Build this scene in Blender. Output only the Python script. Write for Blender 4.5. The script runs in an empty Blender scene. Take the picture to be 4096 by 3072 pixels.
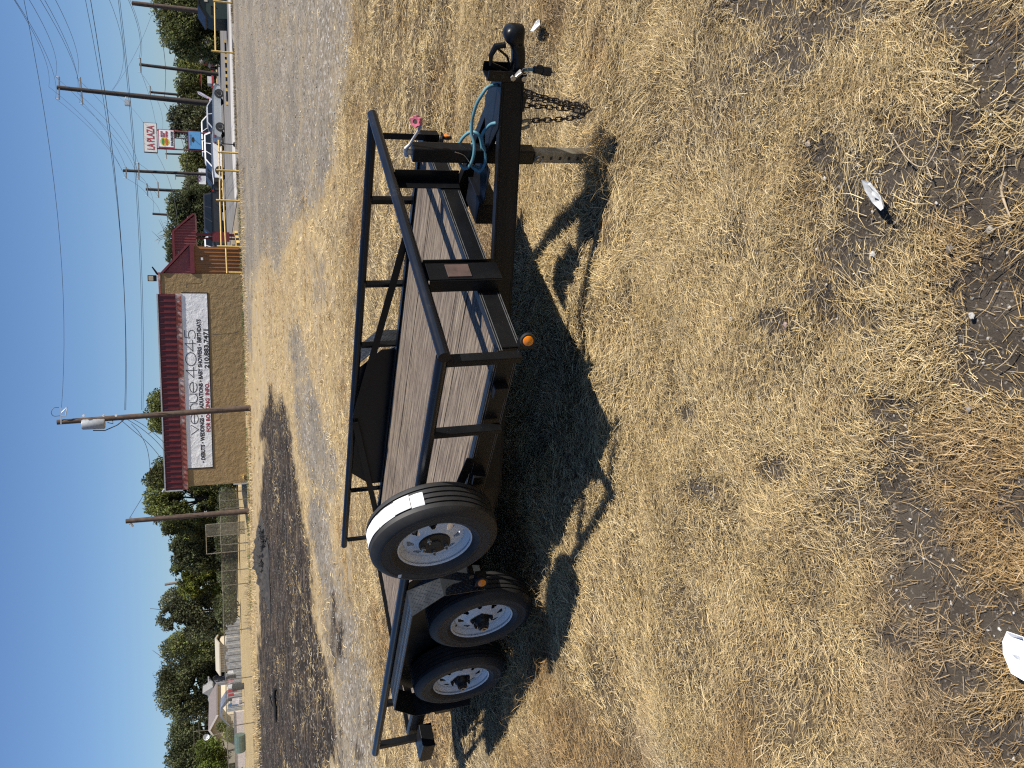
import bpy, math, random
import numpy as np
from mathutils import Vector, Matrix
random.seed(7); RNG = np.random.default_rng(11)
SC = bpy.context.scene; COL = SC.collection
# ---------------------------------------------------------------- camera, sky, sun, exposure
CAMH = 1.95; FPX = 3275.0; PITCH = 0.346808; ROLL = 0.031666
_f = np.array([0, math.cos(PITCH), -math.sin(PITCH)]); _r = np.array([1., 0, 0]); _d = np.cross(_f, _r)
_R = math.cos(ROLL)*_r + math.sin(ROLL)*_d; _D = -math.sin(ROLL)*_r + math.cos(ROLL)*_d
cam = bpy.data.cameras.new('camera'); co = bpy.data.objects.new('camera', cam); COL.objects.link(co)
m = Matrix.Identity(4)
for i in range(3):
    m[i][0] = _D[i]; m[i][1] = _R[i]; m[i][2] = -_f[i]
m[2][3] = CAMH
co.matrix_world = m                                   # the phone was held upright, the file is stored turned on its side
cam.sensor_fit = 'HORIZONTAL'; cam.sensor_width = 36; cam.lens = FPX/4096*36
cam.clip_start = 0.05; cam.clip_end = 6000
SC.camera = co
SUN = Vector((0.756, -0.342, 1.0)).normalized()
ELEV = math.asin(SUN.z); AZ = math.atan2(SUN.x, SUN.y)
W = bpy.data.worlds.new('World'); SC.world = W; W.use_nodes = True
wn = W.node_tree; sky = wn.nodes.new('ShaderNodeTexSky'); sky.sky_type = 'NISHITA'; sky.sun_disc = False
sky.sun_elevation = ELEV; sky.sun_rotation = AZ; sky.air_density = 1.0; sky.dust_density = 0.25; sky.ozone_density = 3.5
tint = wn.nodes.new('ShaderNodeMix'); tint.data_type = 'RGBA'; tint.blend_type = 'MULTIPLY'; tint.inputs[0].default_value = 1; tint.inputs[7].default_value = (.80, .96, 1.22, 1)   # the phone's cool white balance
bg = wn.nodes['Background']; wn.links.new(sky.outputs[0], tint.inputs[6]); wn.links.new(tint.outputs[2], bg.inputs[0]); bg.inputs[1].default_value = 0.06
sl = bpy.data.lights.new('sun', 'SUN'); sl.energy = 5.0; sl.angle = math.radians(0.53); sl.color = (1, .945, .86)
so = bpy.data.objects.new('sun', sl); COL.objects.link(so); so.rotation_euler = SUN.to_track_quat('Z', 'Y').to_euler()
SC.view_settings.view_transform = 'Standard'; SC.view_settings.look = 'None'
SC.view_settings.exposure = 0.55; SC.view_settings.gamma = 1; SC.view_settings.use_curve_mapping = False
SC.render.engine = 'CYCLES'; SC.cycles.max_bounces = 6; SC.cycles.transparent_max_bounces = 8
SC.cycles.diffuse_bounces = 1; SC.cycles.glossy_bounces = 3; SC.cycles.use_denoising = False; SC.cycles.filter_width = 1.2

# ---------------------------------------------------------------- measuring helpers (photo pixel -> place in the world)
def gz(y):                                            # the lot rises slightly towards the street
    return np.clip((np.asarray(y, float)-10)*0.0085, 0, 0.76)
def ray(x, y):
    v = np.array([3072-y-1536, x-2048, FPX]); return v[0]*_R + v[1]*_D + v[2]*_f
def at(x, y, Y):                                      # point of the vertical plane at distance Y
    d = ray(x, y); return Vector((0, 0, CAMH)) + Vector(d*(Y/d[1]))
def gpt(x, y):                                        # point on the ground
    d = ray(x, y); z = 0.
    for _ in range(30):
        t = (z-CAMH)/d[2]; z = 0.5*z + 0.5*float(gz(t*d[1]))
    return Vector((t*d[0], t*d[1], z))
def topix(P):                                         # (N,3) world -> photo pixels, used to lay out where soil, straw and ash lie
    q = P - np.array([0, 0, CAMH]); r, dn, f = q@_R, q@_D, q@_f
    f = np.where(f < .05, .05, f)
    return 2048+FPX*dn/f, 3072-(1536+FPX*r/f)
def _hash(i, j, s):
    h = (i*374761393 + j*668265263 + s*1442695041) & 0xffffffff
    h = ((h ^ (h >> 13))*1274126177) & 0xffffffff
    return ((h ^ (h >> 16)) & 0xffff)/65535.0
def vnoise(x, y, s=0):
    x = np.asarray(x, float); y = np.asarray(y, float)
    i = np.floor(x).astype(np.int64); j = np.floor(y).astype(np.int64); u = x-i; v = y-j
    u = u*u*(3-2*u); v = v*v*(3-2*v)
    return (_hash(i, j, s)*(1-u)+_hash(i+1, j, s)*u)*(1-v) + (_hash(i, j+1, s)*(1-u)+_hash(i+1, j+1, s)*u)*v
def fbm(x, y, s=0, o=4):
    t = 0; a = .5; n = 0
    for k in range(o):
        t = t + a*vnoise(x*2**k, y*2**k, s+k*17); n += a; a *= .5
    return t/n
def sstep(a, b, x):
    t = np.clip((x-a)/(b-a), 0, 1); return t*t*(3-2*t)

# ---------------------------------------------------------------- mesh helpers
class MB:
    def __init__(s, xf=None): s.v = []; s.f = []; s.xf = xf
    def add(s, pts, faces):
        n = len(s.v)
        for p in pts: s.v.append(tuple(s.xf(*p)) if s.xf else tuple(p))
        for f in faces: s.f.append(tuple(i+n for i in f))
        return s
    def hexa(s, p):
        return s.add(p, [(0,3,2,1),(4,5,6,7),(0,1,5,4),(1,2,6,5),(2,3,7,6),(3,0,4,7)])
    def box(s, x0, x1, y0, y1, z0, z1):
        return s.hexa([(x0,y0,z0),(x1,y0,z0),(x1,y1,z0),(x0,y1,z0),(x0,y0,z1),(x1,y0,z1),(x1,y1,z1),(x0,y1,z1)])
    def bar(s, p0, p1, w, h, up=(0,0,1)):             # rectangular bar from p0 to p1
        p0, p1 = Vector(p0), Vector(p1); d = (p1-p0).normalized(); a = d.cross(Vector(up)).normalized()*w/2; b = a.cross(d).normalized()*h/2
        return s.hexa([p0-a-b, p0+a-b, p0+a+b, p0-a+b, p1-a-b, p1+a-b, p1+a+b, p1-a+b])
    def tube(s, pts, r, n=8, cap=True):
        pts = [Vector(p) for p in pts]; rr = r if hasattr(r, '__len__') else [r]*len(pts)
        V = []; F = []; pa = None
        for i, p in enumerate(pts):
            d = (pts[min(i+1, len(pts)-1)]-pts[max(i-1, 0)]).normalized()
            if pa is None: pa = d.orthogonal().normalized()
            pa = (pa - d*pa.dot(d)).normalized(); pb = d.cross(pa)
            for k in range(n):
                t = 2*math.pi*k/n; V.append(p+(pa*math.cos(t)+pb*math.sin(t))*rr[i])
            if i:
                o = (i-1)*n
                for k in range(n): F.append((o+k, o+(k+1) % n, o+n+(k+1) % n, o+n+k))
        if cap: F.append(tuple(range(n-1, -1, -1))); F.append(tuple(range(len(V)-n, len(V))))
        return s.add(V, F)
    def cyl(s, p0, p1, r, n=12): return s.tube([p0, p1], r, n)
    def prism(s, poly, fn, d0, d1):                   # poly (u,v), fn(u,v,d) -> point
        n = len(poly)
        return s.add([fn(u, v, d0) for u, v in poly]+[fn(u, v, d1) for u, v in poly],
                     [tuple(range(n-1, -1, -1)), tuple(range(n, 2*n))]+[(i, (i+1) % n, n+(i+1) % n, n+i) for i in range(n)])
    def lathe(s, prof, fn, n=48):                     # prof (r, h); fn(x, y, h)
        V = []; F = []; k = len(prof)
        for i in range(n):
            t = 2*math.pi*i/n
            for r, h in prof: V.append(fn(r*math.cos(t), r*math.sin(t), h))
        for i in range(n):
            j = (i+1) % n
            for q in range(k-1): F.append((i*k+q, j*k+q, j*k+q+1, i*k+q+1))
        return s.add(V, F)
    def build(s, name, mat, parent=None, smooth=None, bevel=0, kind=None, label=None):
        me = bpy.data.meshes.new(name); me.from_pydata(s.v, [], s.f); me.validate()
        o = bpy.data.objects.new(name, me); COL.objects.link(o); me.materials.append(mat)
        if parent: o.parent = parent
        if smooth is not None:
            me.polygons.foreach_set('use_smooth', [True]*len(me.polygons))
            me.set_sharp_from_angle(angle=math.radians(smooth))
        if bevel:
            b = o.modifiers.new('bevel', 'BEVEL'); b.width = bevel; b.segments = 2; b.limit_method = 'ANGLE'; b.harden_normals = False
        if kind: o['kind'] = kind
        if label: o['label'] = label
        return o
def tag(o, label, cat=None, group=None, kind=None):
    o['label'] = label
    if cat: o['category'] = cat
    if group: o['group'] = group
    if kind: o['kind'] = kind
    return o
def empty(name, loc=(0,0,0), label=None, cat=None, group=None, rz=0):
    o = bpy.data.objects.new(name, None); COL.objects.link(o); o.location = loc; o.rotation_euler = (0, 0, rz); o.empty_display_size = .2
    if label: tag(o, label, cat, group)
    return o
def fastmesh(name, V, F, mat, col=None, parent=None, kind=None):      # numpy triangles/quads
    me = bpy.data.meshes.new(name); n = len(V); k = F.shape[1]; fc = len(F)
    me.vertices.add(n); me.vertices.foreach_set('co', np.ascontiguousarray(V, np.float32).ravel())
    me.loops.add(fc*k); me.loops.foreach_set('vertex_index', np.ascontiguousarray(F, np.int32).ravel())
    me.polygons.add(fc); me.polygons.foreach_set('loop_start', np.arange(0, fc*k, k, dtype=np.int32))
    me.update(calc_edges=True)
    if col is not None:
        for nm, c in col.items():
            a = me.color_attributes.new(nm, 'FLOAT_COLOR', 'POINT')
            a.data.foreach_set('color', np.ascontiguousarray(np.concatenate([c, np.ones((n, 1))], 1), np.float32).ravel())
    me.materials.append(mat); o = bpy.data.objects.new(name, me); COL.objects.link(o)
    if parent: o.parent = parent
    if kind: o['kind'] = kind
    return o
def text_mesh(name, txt, size, mat, parent, mw, align='LEFT', bold=0.0, depth=.004, xs=1.0, width=None, label=None):
    cu = bpy.data.curves.new(name, 'FONT'); cu.body = txt; cu.size = size; cu.align_x = align; cu.offset = bold; cu.extrude = depth
    cu.resolution_u = 3
    t = bpy.data.objects.new(name+'_curve', cu); COL.objects.link(t)
    bpy.context.view_layer.update()
    me = bpy.data.meshes.new_from_object(t.evaluated_get(bpy.context.evaluated_depsgraph_get()))
    bpy.data.objects.remove(t)
    co = np.empty(len(me.vertices)*3); me.vertices.foreach_get('co', co); co = co.reshape(-1, 3)
    if width: xs = width/max(1e-6, co[:, 0].max()-co[:, 0].min())
    if align == 'LEFT': co[:, 0] -= co[:, 0].min()
    co[:, 0] *= xs; me.vertices.foreach_set('co', co.ravel())
    me.transform(mw); me.name = name; me.materials.clear(); me.materials.append(mat)
    o = bpy.data.objects.new(name, me); COL.objects.link(o); o.parent = parent
    if label: o['label'] = label
    return o

# ---------------------------------------------------------------- materials
def newmat(name, col=(.5,.5,.5), rough=.5, metal=0.0, spec=None):
    M = bpy.data.materials.new(name); M.use_nodes = True; b = M.node_tree.nodes['Principled BSDF']
    b.inputs['Base Color'].default_value = (*col, 1); b.inputs['Roughness'].default_value = rough; b.inputs['Metallic'].default_value = metal
    if spec is not None: b.inputs['Specular IOR Level'].default_value = spec
    return M, M.node_tree, b
def node(nt, t, ins=None, **kw):
    n = nt.nodes.new('ShaderNode'+t)
    for k, v in kw.items(): setattr(n, k, v)
    for k, v in (ins or {}).items():
        if hasattr(v, 'is_output') or isinstance(v, bpy.types.NodeSocket): nt.links.new(v, n.inputs[k])
        else: n.inputs[k].default_value = v
    return n
def ramp(nt, fac, stops):
    r = nt.nodes.new('ShaderNodeValToRGB'); nt.links.new(fac, r.inputs[0]); e = r.color_ramp.elements
    while len(e) > 1: e.remove(e[0])
    for i, (p, c) in enumerate(stops):
        c = (c, c, c) if isinstance(c, (int, float)) else c
        if i == 0: e[0].position = p; e[0].color = (*c, 1)
        else:
            q = e.new(p); q.color = (*c, 1)
    return r.outputs[0]
def coords(nt, scale=(1,1,1), which='Object', rnd=False):
    tc = node(nt, 'TexCoord').outputs[which]
    if rnd:
        oi = node(nt, 'ObjectInfo').outputs['Random']; s = node(nt, 'VectorMath', {0: tc}, operation='ADD')
        cx = node(nt, 'CombineXYZ', {0: node(nt, 'Math', {0: oi, 1: 37.}, operation='MULTIPLY').outputs[0], 1: node(nt, 'Math', {0: oi, 1: 91.}, operation='MULTIPLY').outputs[0]})
        nt.links.new(cx.outputs[0], s.inputs[1]); tc = s.outputs[0]
    return node(nt, 'Mapping', {0: tc, 3: scale}).outputs[0]
def noise(nt, vec, scale, detail=4, rough=.55, out=0):
    return node(nt, 'TexNoise', {'Vector': vec, 'Scale': scale, 'Detail': detail, 'Roughness': rough}).outputs[out]
def mix(nt, fac, a, b, mode='MIX'):
    n = node(nt, 'Mix', data_type='RGBA', blend_type=mode)
    for k, v in ((0, fac), (6, a), (7, b)):
        if isinstance(v, bpy.types.NodeSocket): nt.links.new(v, n.inputs[k])
        else: n.inputs[k].default_value = v if isinstance(v, (int, float)) else (*v, 1)
    return n.outputs[2]
def bump(nt, b, h, strength=.4, dist=.01):
    bn = node(nt, 'Bump', {'Height': h, 'Strength': strength, 'Distance': dist}); nt.links.new(bn.outputs[0], b.inputs['Normal'])
def simple(name, col, rough=.5, metal=0., var=.15, scale=8., spec=None, dirt=None):
    M, nt, b = newmat(name, col, rough, metal, spec)
    v = coords(nt); n = noise(nt, v, scale, 5)
    c0 = tuple(x*(1-var) for x in col); c1 = tuple(min(1, x*(1+var)) for x in col)
    c = ramp(nt, n, [(.3, c0), (.7, c1)])
    if dirt: c = mix(nt, ramp(nt, noise(nt, v, scale*.35, 6, .7), [(.5, 0.), (.72, dirt[1])]), c, dirt[0])
    nt.links.new(c, b.inputs['Base Color'])
    nt.links.new(ramp(nt, n, [(.2, max(0, rough-.1)), (.8, min(1, rough+.1))]), b.inputs['Roughness'])
    return M

def mk_black():
    M, nt, b = newmat('black_enamel', (.012,.012,.013), .3, spec=.28)
    v = coords(nt); n = noise(nt, v, 3.5, 8, .75); f = noise(nt, v, 60, 4, .7)
    dust = ramp(nt, n, [(.50, 0.), (.85, .22)])
    specks = ramp(nt, noise(nt, v, 140, 2, .5), [(.71, 0.), (.74, .35)])
    c = mix(nt, dust, (.0055,.0058,.0066), (.035,.031,.027)); c = mix(nt, specks, c, (.10,.095,.085))
    nt.links.new(c, b.inputs['Base Color']); nt.links.new(ramp(nt, n, [(.35, .24), (.75, .5)]), b.inputs['Roughness'])
    bump(nt, b, f, .06, .002); return M
def mk_pipe():
    M, nt, b = newmat('black_pipe_enamel', (.01,.011,.014), .25, spec=.4)
    v = coords(nt, (1,1,1)); n = noise(nt, v, 2.2, 7, .7)
    scr = node(nt, 'TexVoronoi', {'Vector': coords(nt, (25, 8, 8)), 'Scale': 3.0}, feature='DISTANCE_TO_EDGE').outputs[0]
    s = node(nt, 'Math', {0: ramp(nt, scr, [(.0, 1.), (.05, 0.)]), 1: ramp(nt, n, [(.56, 0.), (.7, .55)])}, operation='MULTIPLY').outputs[0]
    c = mix(nt, s, (.006,.007,.010), (.16,.15,.14)); nt.links.new(c, b.inputs['Base Color'])
    nt.links.new(ramp(nt, n, [(.3, .2), (.75, .42)]), b.inputs['Roughness']); bump(nt, b, noise(nt, v, 25, 3), .05, .003); return M
def mk_wood():
    M, nt, b = newmat('weathered_deck_wood', (.3,.25,.2), .85)
    g = coords(nt, (1.2, 26, 26), rnd=True); g2 = coords(nt, (2.2, 70, 70), rnd=True); p = coords(nt, (3, 7, 7), rnd=True)
    n1 = noise(nt, g, 2.2, 8, .65); n2 = noise(nt, g2, 2.0, 5, .7); n3 = noise(nt, p, 1.1, 3)
    c = ramp(nt, n1, [(.37, (.030,.021,.015)), (.44, (.100,.074,.052)), (.53, (.178,.138,.098)), (.64, (.28,.23,.168))])
    c = mix(nt, ramp(nt, n3, [(.45, 0.), (.72, .45)]), c, (.155,.112,.086), 'MIX')
    crack = ramp(nt, n2, [(.37, 1.), (.43, 0.)]); c = mix(nt, crack, c, (.018,.014,.011))
    oi = node(nt, 'ObjectInfo').outputs['Random']; c = mix(nt, ramp(nt, oi, [(0, .0), (1, .28)]), c, (.12,.095,.078))
    kn = ramp(nt, node(nt, 'TexVoronoi', {'Vector': coords(nt, (1.6, 7, 7), rnd=True), 'Scale': 1.0}).outputs[0], [(.035, 1.), (.09, 0.)])
    c = mix(nt, kn, c, (.07,.045,.03))
    nt.links.new(c, b.inputs['Base Color'])
    h = mix(nt, .5, ramp(nt, n1, [(.2, 0.), (.8, 1.)]), ramp(nt, n2, [(.28, 0.), (.42, 1.)])); bump(nt, b, h, .8, .006); return M
def mk_tyre():
    M, nt, b = newmat('tyre_rubber', (.016,.0155,.015), .62)
    v = coords(nt); n = noise(nt, v, 6, 6, .7)
    nt.links.new(ramp(nt, n, [(.35, (.012,.012,.012)), (.7, (.030,.027,.024))]), b.inputs['Base Color']); bump(nt, b, noise(nt, v, 60, 3), .08, .002); return M
def mk_attr(name, attr='Col', rough=.75, trans=0.0, spec=.2):
    M, nt, b = newmat(name, rough=rough, spec=spec)
    a = node(nt, 'VertexColor', layer_name=attr).outputs[0]; nt.links.new(a, b.inputs['Base Color'])
    if trans:
        t = node(nt, 'BsdfTranslucent', {0: a}); mx = node(nt, 'MixShader', {0: trans}); out = nt.nodes['Material Output']
        nt.links.new(b.outputs[0], mx.inputs[1]); nt.links.new(t.outputs[0], mx.inputs[2]); nt.links.new(mx.outputs[0], out.inputs[0])
    return M
MBLK = mk_black(); MPIPE = mk_pipe(); MWOOD = mk_wood(); MTYRE = mk_tyre()
MRIM = simple('white_rim_enamel', (.70,.70,.69), .32, var=.05, dirt=((.25,.19,.13), .35), scale=5)
MEDGE = simple('edge_highlight_grey', (.15,.15,.15), .35, .3, var=.3, scale=30)  # lighter grey puts the glancing highlight of the channel edges into the colour
MSTEEL = simple('bare_steel', (.42,.41,.39), .38, .9, var=.3, scale=30)
MGALV = simple('worn_zinc', (.30,.27,.20), .5, .6, var=.4, scale=14, dirt=((.10,.075,.05), .8))
MRUST = simple('rusty_plate', (.075,.045,.035), .75, var=.3, scale=14)
MCHAIN = simple('dark_chain_steel', (.055,.05,.045), .5, .6, var=.4, scale=40, dirt=((.14,.075,.035), .6))
MAMBER, _nt, _b = newmat('amber_lens', (.80,.22,.004), .22); _b.inputs['Coat Weight'].default_value = .5
MRED = simple('red_lens', (.22,.014,.010), .3)
MRUBBER = simple('black_rubber', (.014,.014,.014), .6)
MTEAL = simple('teal_cable_jacket', (.075,.20,.245), .55, var=.25, scale=14, dirt=((.25,.24,.2), .4))
MPINK = simple('faded_red_plastic', (.58,.15,.20), .5, var=.14, scale=30)
MPAPER = simple('white_label_paper', (.82,.82,.80), .6, var=.04, scale=20)
MHUB = simple('greasy_hub_steel', (.028,.025,.022), .45, .5, var=.4, scale=25)
MWHITE = simple('white_paint', (.80,.80,.79), .55, var=.04)
MDPLATE = simple('black_tread_plate', (.030,.033,.036), .30, .35, var=.3, scale=9)

# ---------------------------------------------------------------- ground: one sheet, finer towards the camera, to the horizon
GRAVEL = [(930,-400),(1390,-400),(1410,0),(1405,250),(1365,420),(1345,660),(1330,710),(1270,720),(1262,800),(1190,860),(1150,960),(1120,1060),(1090,1190),(1060,1010),(1035,960),(1012,1000),(985,1300),(968,1500),(925,1500)]
STREAKS = [[(1130,1250),(1180,1260),(1245,1420),(1250,1560),(1190,1560),(1160,1420)],
           [(1150,1560),(1240,1540),(1330,1760),(1360,1900),(1330,2000),(1260,1980),(1200,1850)],
           [(1215,1980),(1300,2000),(1318,2160),(1330,2330),(1290,2420),(1250,2250)],
           [(1225,1030),(1285,1030),(1330,1100),(1310,1160),(1240,1150)],
           [(945,1050),(1000,1050),(1010,1600),(985,1640),(975,1200)]]
DIRT = [(1300,2080),(1330,2150),(1345,2290),(1400,2330),(1425,2480),(1480,2600),(1500,2800),(1520,3200),(1330,3200),(1345,2950),(1310,2600),(1262,2330)]
BURNT = [(1052,1585),(1068,1570),(1085,1600),(1098,1575),(1118,1590),(1135,1560),(1155,1640),(1172,1760),(1178,1870),(1196,2020),(1225,2160),(1245,2330),(1258,2450),(1285,2560),(1310,2650),(1335,2800),(1348,3000),(1330,3060),(1290,3200),(1020,3200),(1030,2900),(1034,2500),(1052,2400),(1040,2300),(1028,2220),(1030,2130),(1046,1980),(1048,1800)]
SOIL = [(3050,40,190,70),(3260,110,170,90),(3180,240,110,70),(3420,40,150,60),(3900,60,160,90),(4030,180,110,130),(4060,330,90,110),
        (3300,620,80,70),(3400,760,120,120),(3480,900,110,110),(3350,1000,70,60),(3430,1080,90,70),(3260,1180,70,50),
        (3680,600,120,90),(3800,660,150,110),(3900,520,90,80),(3950,800,120,120),(4060,700,90,120),(3800,800,100,70),(3620,720,80,60),
        (4040,1050,120,120),(3900,1150,110,90),(4000,1300,140,120),(4090,1480,110,120),(3960,1500,100,70),(3880,1330,70,60),
        (3560,1650,70,60),(3600,1790,80,60),(3560,1950,60,90),(3650,2080,90,90),(3700,2250,110,90),(3720,2380,110,70),(3810,2470,90,80),(3990,2480,110,80),
        (2740,1660,40,26),(3100,1300,80,50),(3420,1290,120,60),(4090,2000,90,100),(4000,2950,150,90),(3830,2700,110,60),(3600,2560,80,50),(2330,440,60,40),(2800,1960,60,40),(3090,1880,80,50)]
THIN = [(2900,300,260,330),(2650,520,170,260),(2980,1000,260,260),(3250,1500,300,330),(2750,1500,160,220),(3350,2150,260,330),(2820,2050,180,200),(3100,2700,260,260),(2700,2600,160,220),(3700,1900,240,200)]
def inpoly(px, py, poly):
    c = np.zeros(px.shape, bool); n = len(poly)
    for i in range(n):
        x0, y0 = poly[i]; x1, y1 = poly[i-1]
        k = (y0 > py) != (y1 > py)
        with np.errstate(divide='ignore', invalid='ignore'):
            c ^= k & (px < (x1-x0)*(py-y0)/((y1-y0) if y1 != y0 else 1e-9)+x0)
    return c
def masks(P):
    px, py = topix(P); front = P[:, 1] > .3
    wx = (fbm(P[:, 0]*.9, P[:, 1]*.45, 3)-.5)*(py*0+1); j = np.clip((2200-px)/1200, .04, 1)
    qx = px + (fbm(P[:, 0]*1.1, P[:, 1]*.5, 5)-.5)*60*j; qy = py + (fbm(P[:, 0]*.7, P[:, 1]*.3, 9)-.5)*260*j
    def softpoly(X, Y, poly, sx, sy):
        t = 0
        for k in range(20):
            rr = math.sqrt((k+.5)/20)*1.3; t = t+inpoly(X+sx*j*rr*math.cos(k*2.4), Y+sy*j*rr*math.sin(k*2.4), poly)
        return t/20.
    grav = softpoly(qx, qy, GRAVEL, 50, 170)
    for s in STREAKS: grav = np.maximum(grav, softpoly(qx, qy, s, 22, 150))
    qx2 = px + (fbm(P[:, 0]*1.6, P[:, 1]*.8, 25)-.5)*26*j; qy2 = py + (fbm(P[:, 0]*1.2, P[:, 1]*.4, 29)-.5)*120*j
    burn = softpoly(qx2, qy2, BURNT, 30, 110)
    dirt = softpoly(qx2, qy2, DIRT, 60, 240); patch = fbm(P[:, 0]*.55, P[:, 1]*.55, 33, 4)
    burn = np.maximum(burn*(.74+.5*sstep(.36, .60, fbm(P[:, 0]*.8, P[:, 1]*.5, 37, 4))), dirt*(.12+.55*sstep(.44, .60, patch))); grav = np.maximum(grav, dirt*.85)
    soil = np.zeros(len(P))
    for cx, cy, rx, ry in SOIL:
        d = ((px-cx)/rx)**2+((py-cy)/ry)**2; soil = np.maximum(soil, np.exp(-d*.55))
    for cx, cy, rx, ry in THIN: soil = np.maximum(soil, .42*np.exp(-(((px-cx)/rx)**2+((py-cy)/ry)**2)))
    soil = np.clip(soil*1.35-.12 + (fbm(P[:, 0]*5, P[:, 1]*5, 41)-.5)*.9*(soil > .08), 0, 1)
    return grav*front, burn*front, soil*front
def mound(x, y):                                       # gentle unevenness of the near ground
    n = fbm(x*1.3, y*1.3, 51, 3)-.5; return (n*.15 + (fbm(x*5, y*5, 57, 2)-.5)*.05)*np.clip(1.2-y*.02, .2, 1)
def clump(x, y): return fbm(x*2.3, y*2.3, 71, 3)
def ground_z(x, y): return gz(y)+mound(x, y)-.012
RR = np.concatenate([np.linspace(.2, 12, 240), 12*np.exp(np.linspace(0, math.log(2500/12), 250))[1:]])
TH = np.linspace(math.radians(48), math.radians(132), 330)
TH = np.concatenate([np.linspace(0, math.radians(47), 24), TH, np.linspace(math.radians(133), math.pi, 24)])
def build_ground():
    r, t = np.meshgrid(RR, TH, indexing='ij'); x = (r*np.cos(t)).ravel(); y = (r*np.sin(t)).ravel()-2.0
    z = ground_z(x, y)*(1) ; far = sstep(60, 120, r.ravel()); z = z*(1-far)+gz(y)*far
    P = np.stack([x, y, z], 1); g, b, s = masks(P)
    nr, ntt = r.shape; i = np.arange(nr-1)[:, None]*ntt+np.arange(ntt-1)[None]; F = np.stack([i, i+ntt, i+ntt+1, i+1], -1).reshape(-1, 4)
    fieldm = sstep(51.5, 52.5, y)*(x < 6)
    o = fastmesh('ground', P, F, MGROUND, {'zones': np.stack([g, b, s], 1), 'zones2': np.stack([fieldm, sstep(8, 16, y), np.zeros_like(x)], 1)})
    o.data.polygons.foreach_set('use_smooth', [True]*len(o.data.polygons))
    o['kind'] = 'structure'; o['label'] = 'dry straw covered lot with grey gravel, a burnt patch and bare dark soil'
def mk_ground():
    M, nt, b = newmat('lot_ground', rough=.95, spec=.1)
    v = coords(nt); vs = coords(nt, (1, 1, 1)); z = node(nt, 'SeparateColor', {0: node(nt, 'VertexColor', layer_name='zones').outputs[0]})
    z2 = node(nt, 'SeparateColor', {0: node(nt, 'VertexColor', layer_name='zones2').outputs[0]})
    fine = noise(nt, v, 55, 6, .75); mid = noise(nt, v, 7, 6, .7); big = noise(nt, v, .8, 6, .65); big2 = noise(nt, v, .25, 5, .6)
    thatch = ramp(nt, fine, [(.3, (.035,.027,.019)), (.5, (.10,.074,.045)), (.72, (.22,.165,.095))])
    fstraw = ramp(nt, mid, [(.25, (.20,.145,.075)), (.5, (.41,.305,.155)), (.75, (.54,.41,.22))])
    fstraw = mix(nt, ramp(nt, fine, [(.35, .55), (.6, 0.)]), fstraw, (.22,.16,.09))
    fstraw = mix(nt, ramp(nt, big, [(.46, 0.), (.64, .55)]), fstraw, (.25,.185,.115)); fstraw = mix(nt, ramp(nt, noise(nt, coords(nt, (.35, 1.6, 1)), 1.3, 6, .7), [(.48, 0.), (.64, .6)]), fstraw, (.33,.29,.225))
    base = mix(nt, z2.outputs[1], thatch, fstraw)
    vor = node(nt, 'TexVoronoi', {'Vector': v, 'Scale': 22.}); st = vor.outputs['Color']
    stv = node(nt, 'SeparateColor', {0: st}).outputs[0]
    grav = ramp(nt, mid, [(.34, (.125,.104,.077)), (.5, (.205,.174,.132)), (.66, (.29,.25,.195))])
    grav = mix(nt, ramp(nt, stv, [(.0, .8), (.12, .0)]), grav, (.07,.062,.055)); grav = mix(nt, ramp(nt, stv, [(.86, .0), (.97, .75)]), grav, (.48,.46,.42))
    grav = mix(nt, ramp(nt, big, [(.50, 0.), (.62, .55)]), grav, (.27,.215,.135)); grav = mix(nt, ramp(nt, big2, [(.42, .45), (.56, 0.)]), grav, (.105,.096,.086))
    soil = ramp(nt, mid, [(.3, (.046,.037,.029)), (.6, (.078,.065,.051)), (.8, (.118,.10,.08))])
    soil = mix(nt, ramp(nt, node(nt, 'SeparateColor', {0: node(nt, 'TexVoronoi', {'Vector': v, 'Scale': 170.}).outputs['Color']}).outputs[1], [(.93, 0.), (.97, .4)]), soil, (.36,.33,.29))
    ash = noise(nt, coords(nt, (.8, 1.5, 1)), 1.5, 8, .75)
    burn = ramp(nt, ash, [(.40, (.016,.0135,.0115)), (.51, (.034,.0265,.021)), (.59, (.075,.056,.038)), (.64, (.15,.11,.068)), (.74, (.32,.25,.155))])
    burn = mix(nt, ramp(nt, stv, [(.93, 0.), (.98, .5)]), burn, (.42,.40,.37))
    mb_ = mix(nt, .5, mid, noise(nt, v, 2.1, 6, .75))
    def soft(ch, n, a=.35, w=.13):
        s = node(nt, 'Math', {0: node(nt, 'Math', {0: n, 1: .5}, operation='SUBTRACT').outputs[0], 1: 1.6, 2: ch}, operation='MULTIPLY_ADD').outputs[0]
        return ramp(nt, s, [(a, 0.), (a+w*2, 1.)])
    field = ramp(nt, noise(nt, coords(nt, (.15, 1, 1)), 1.6, 5, .6), [(.3, (.36,.265,.135)), (.7, (.50,.385,.205))])
    c = mix(nt, z2.outputs[0], base, field)
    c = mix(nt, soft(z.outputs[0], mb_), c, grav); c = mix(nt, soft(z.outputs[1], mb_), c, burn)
    c = mix(nt, soft(z.outputs[2], fine, .25, .2), c, soil)
    nt.links.new(c, b.inputs['Base Color'])
    h = mix(nt, .45, mid, fine); bump(nt, b, h, .7, .03); return M
MGROUND = mk_ground()
build_ground()
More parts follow.
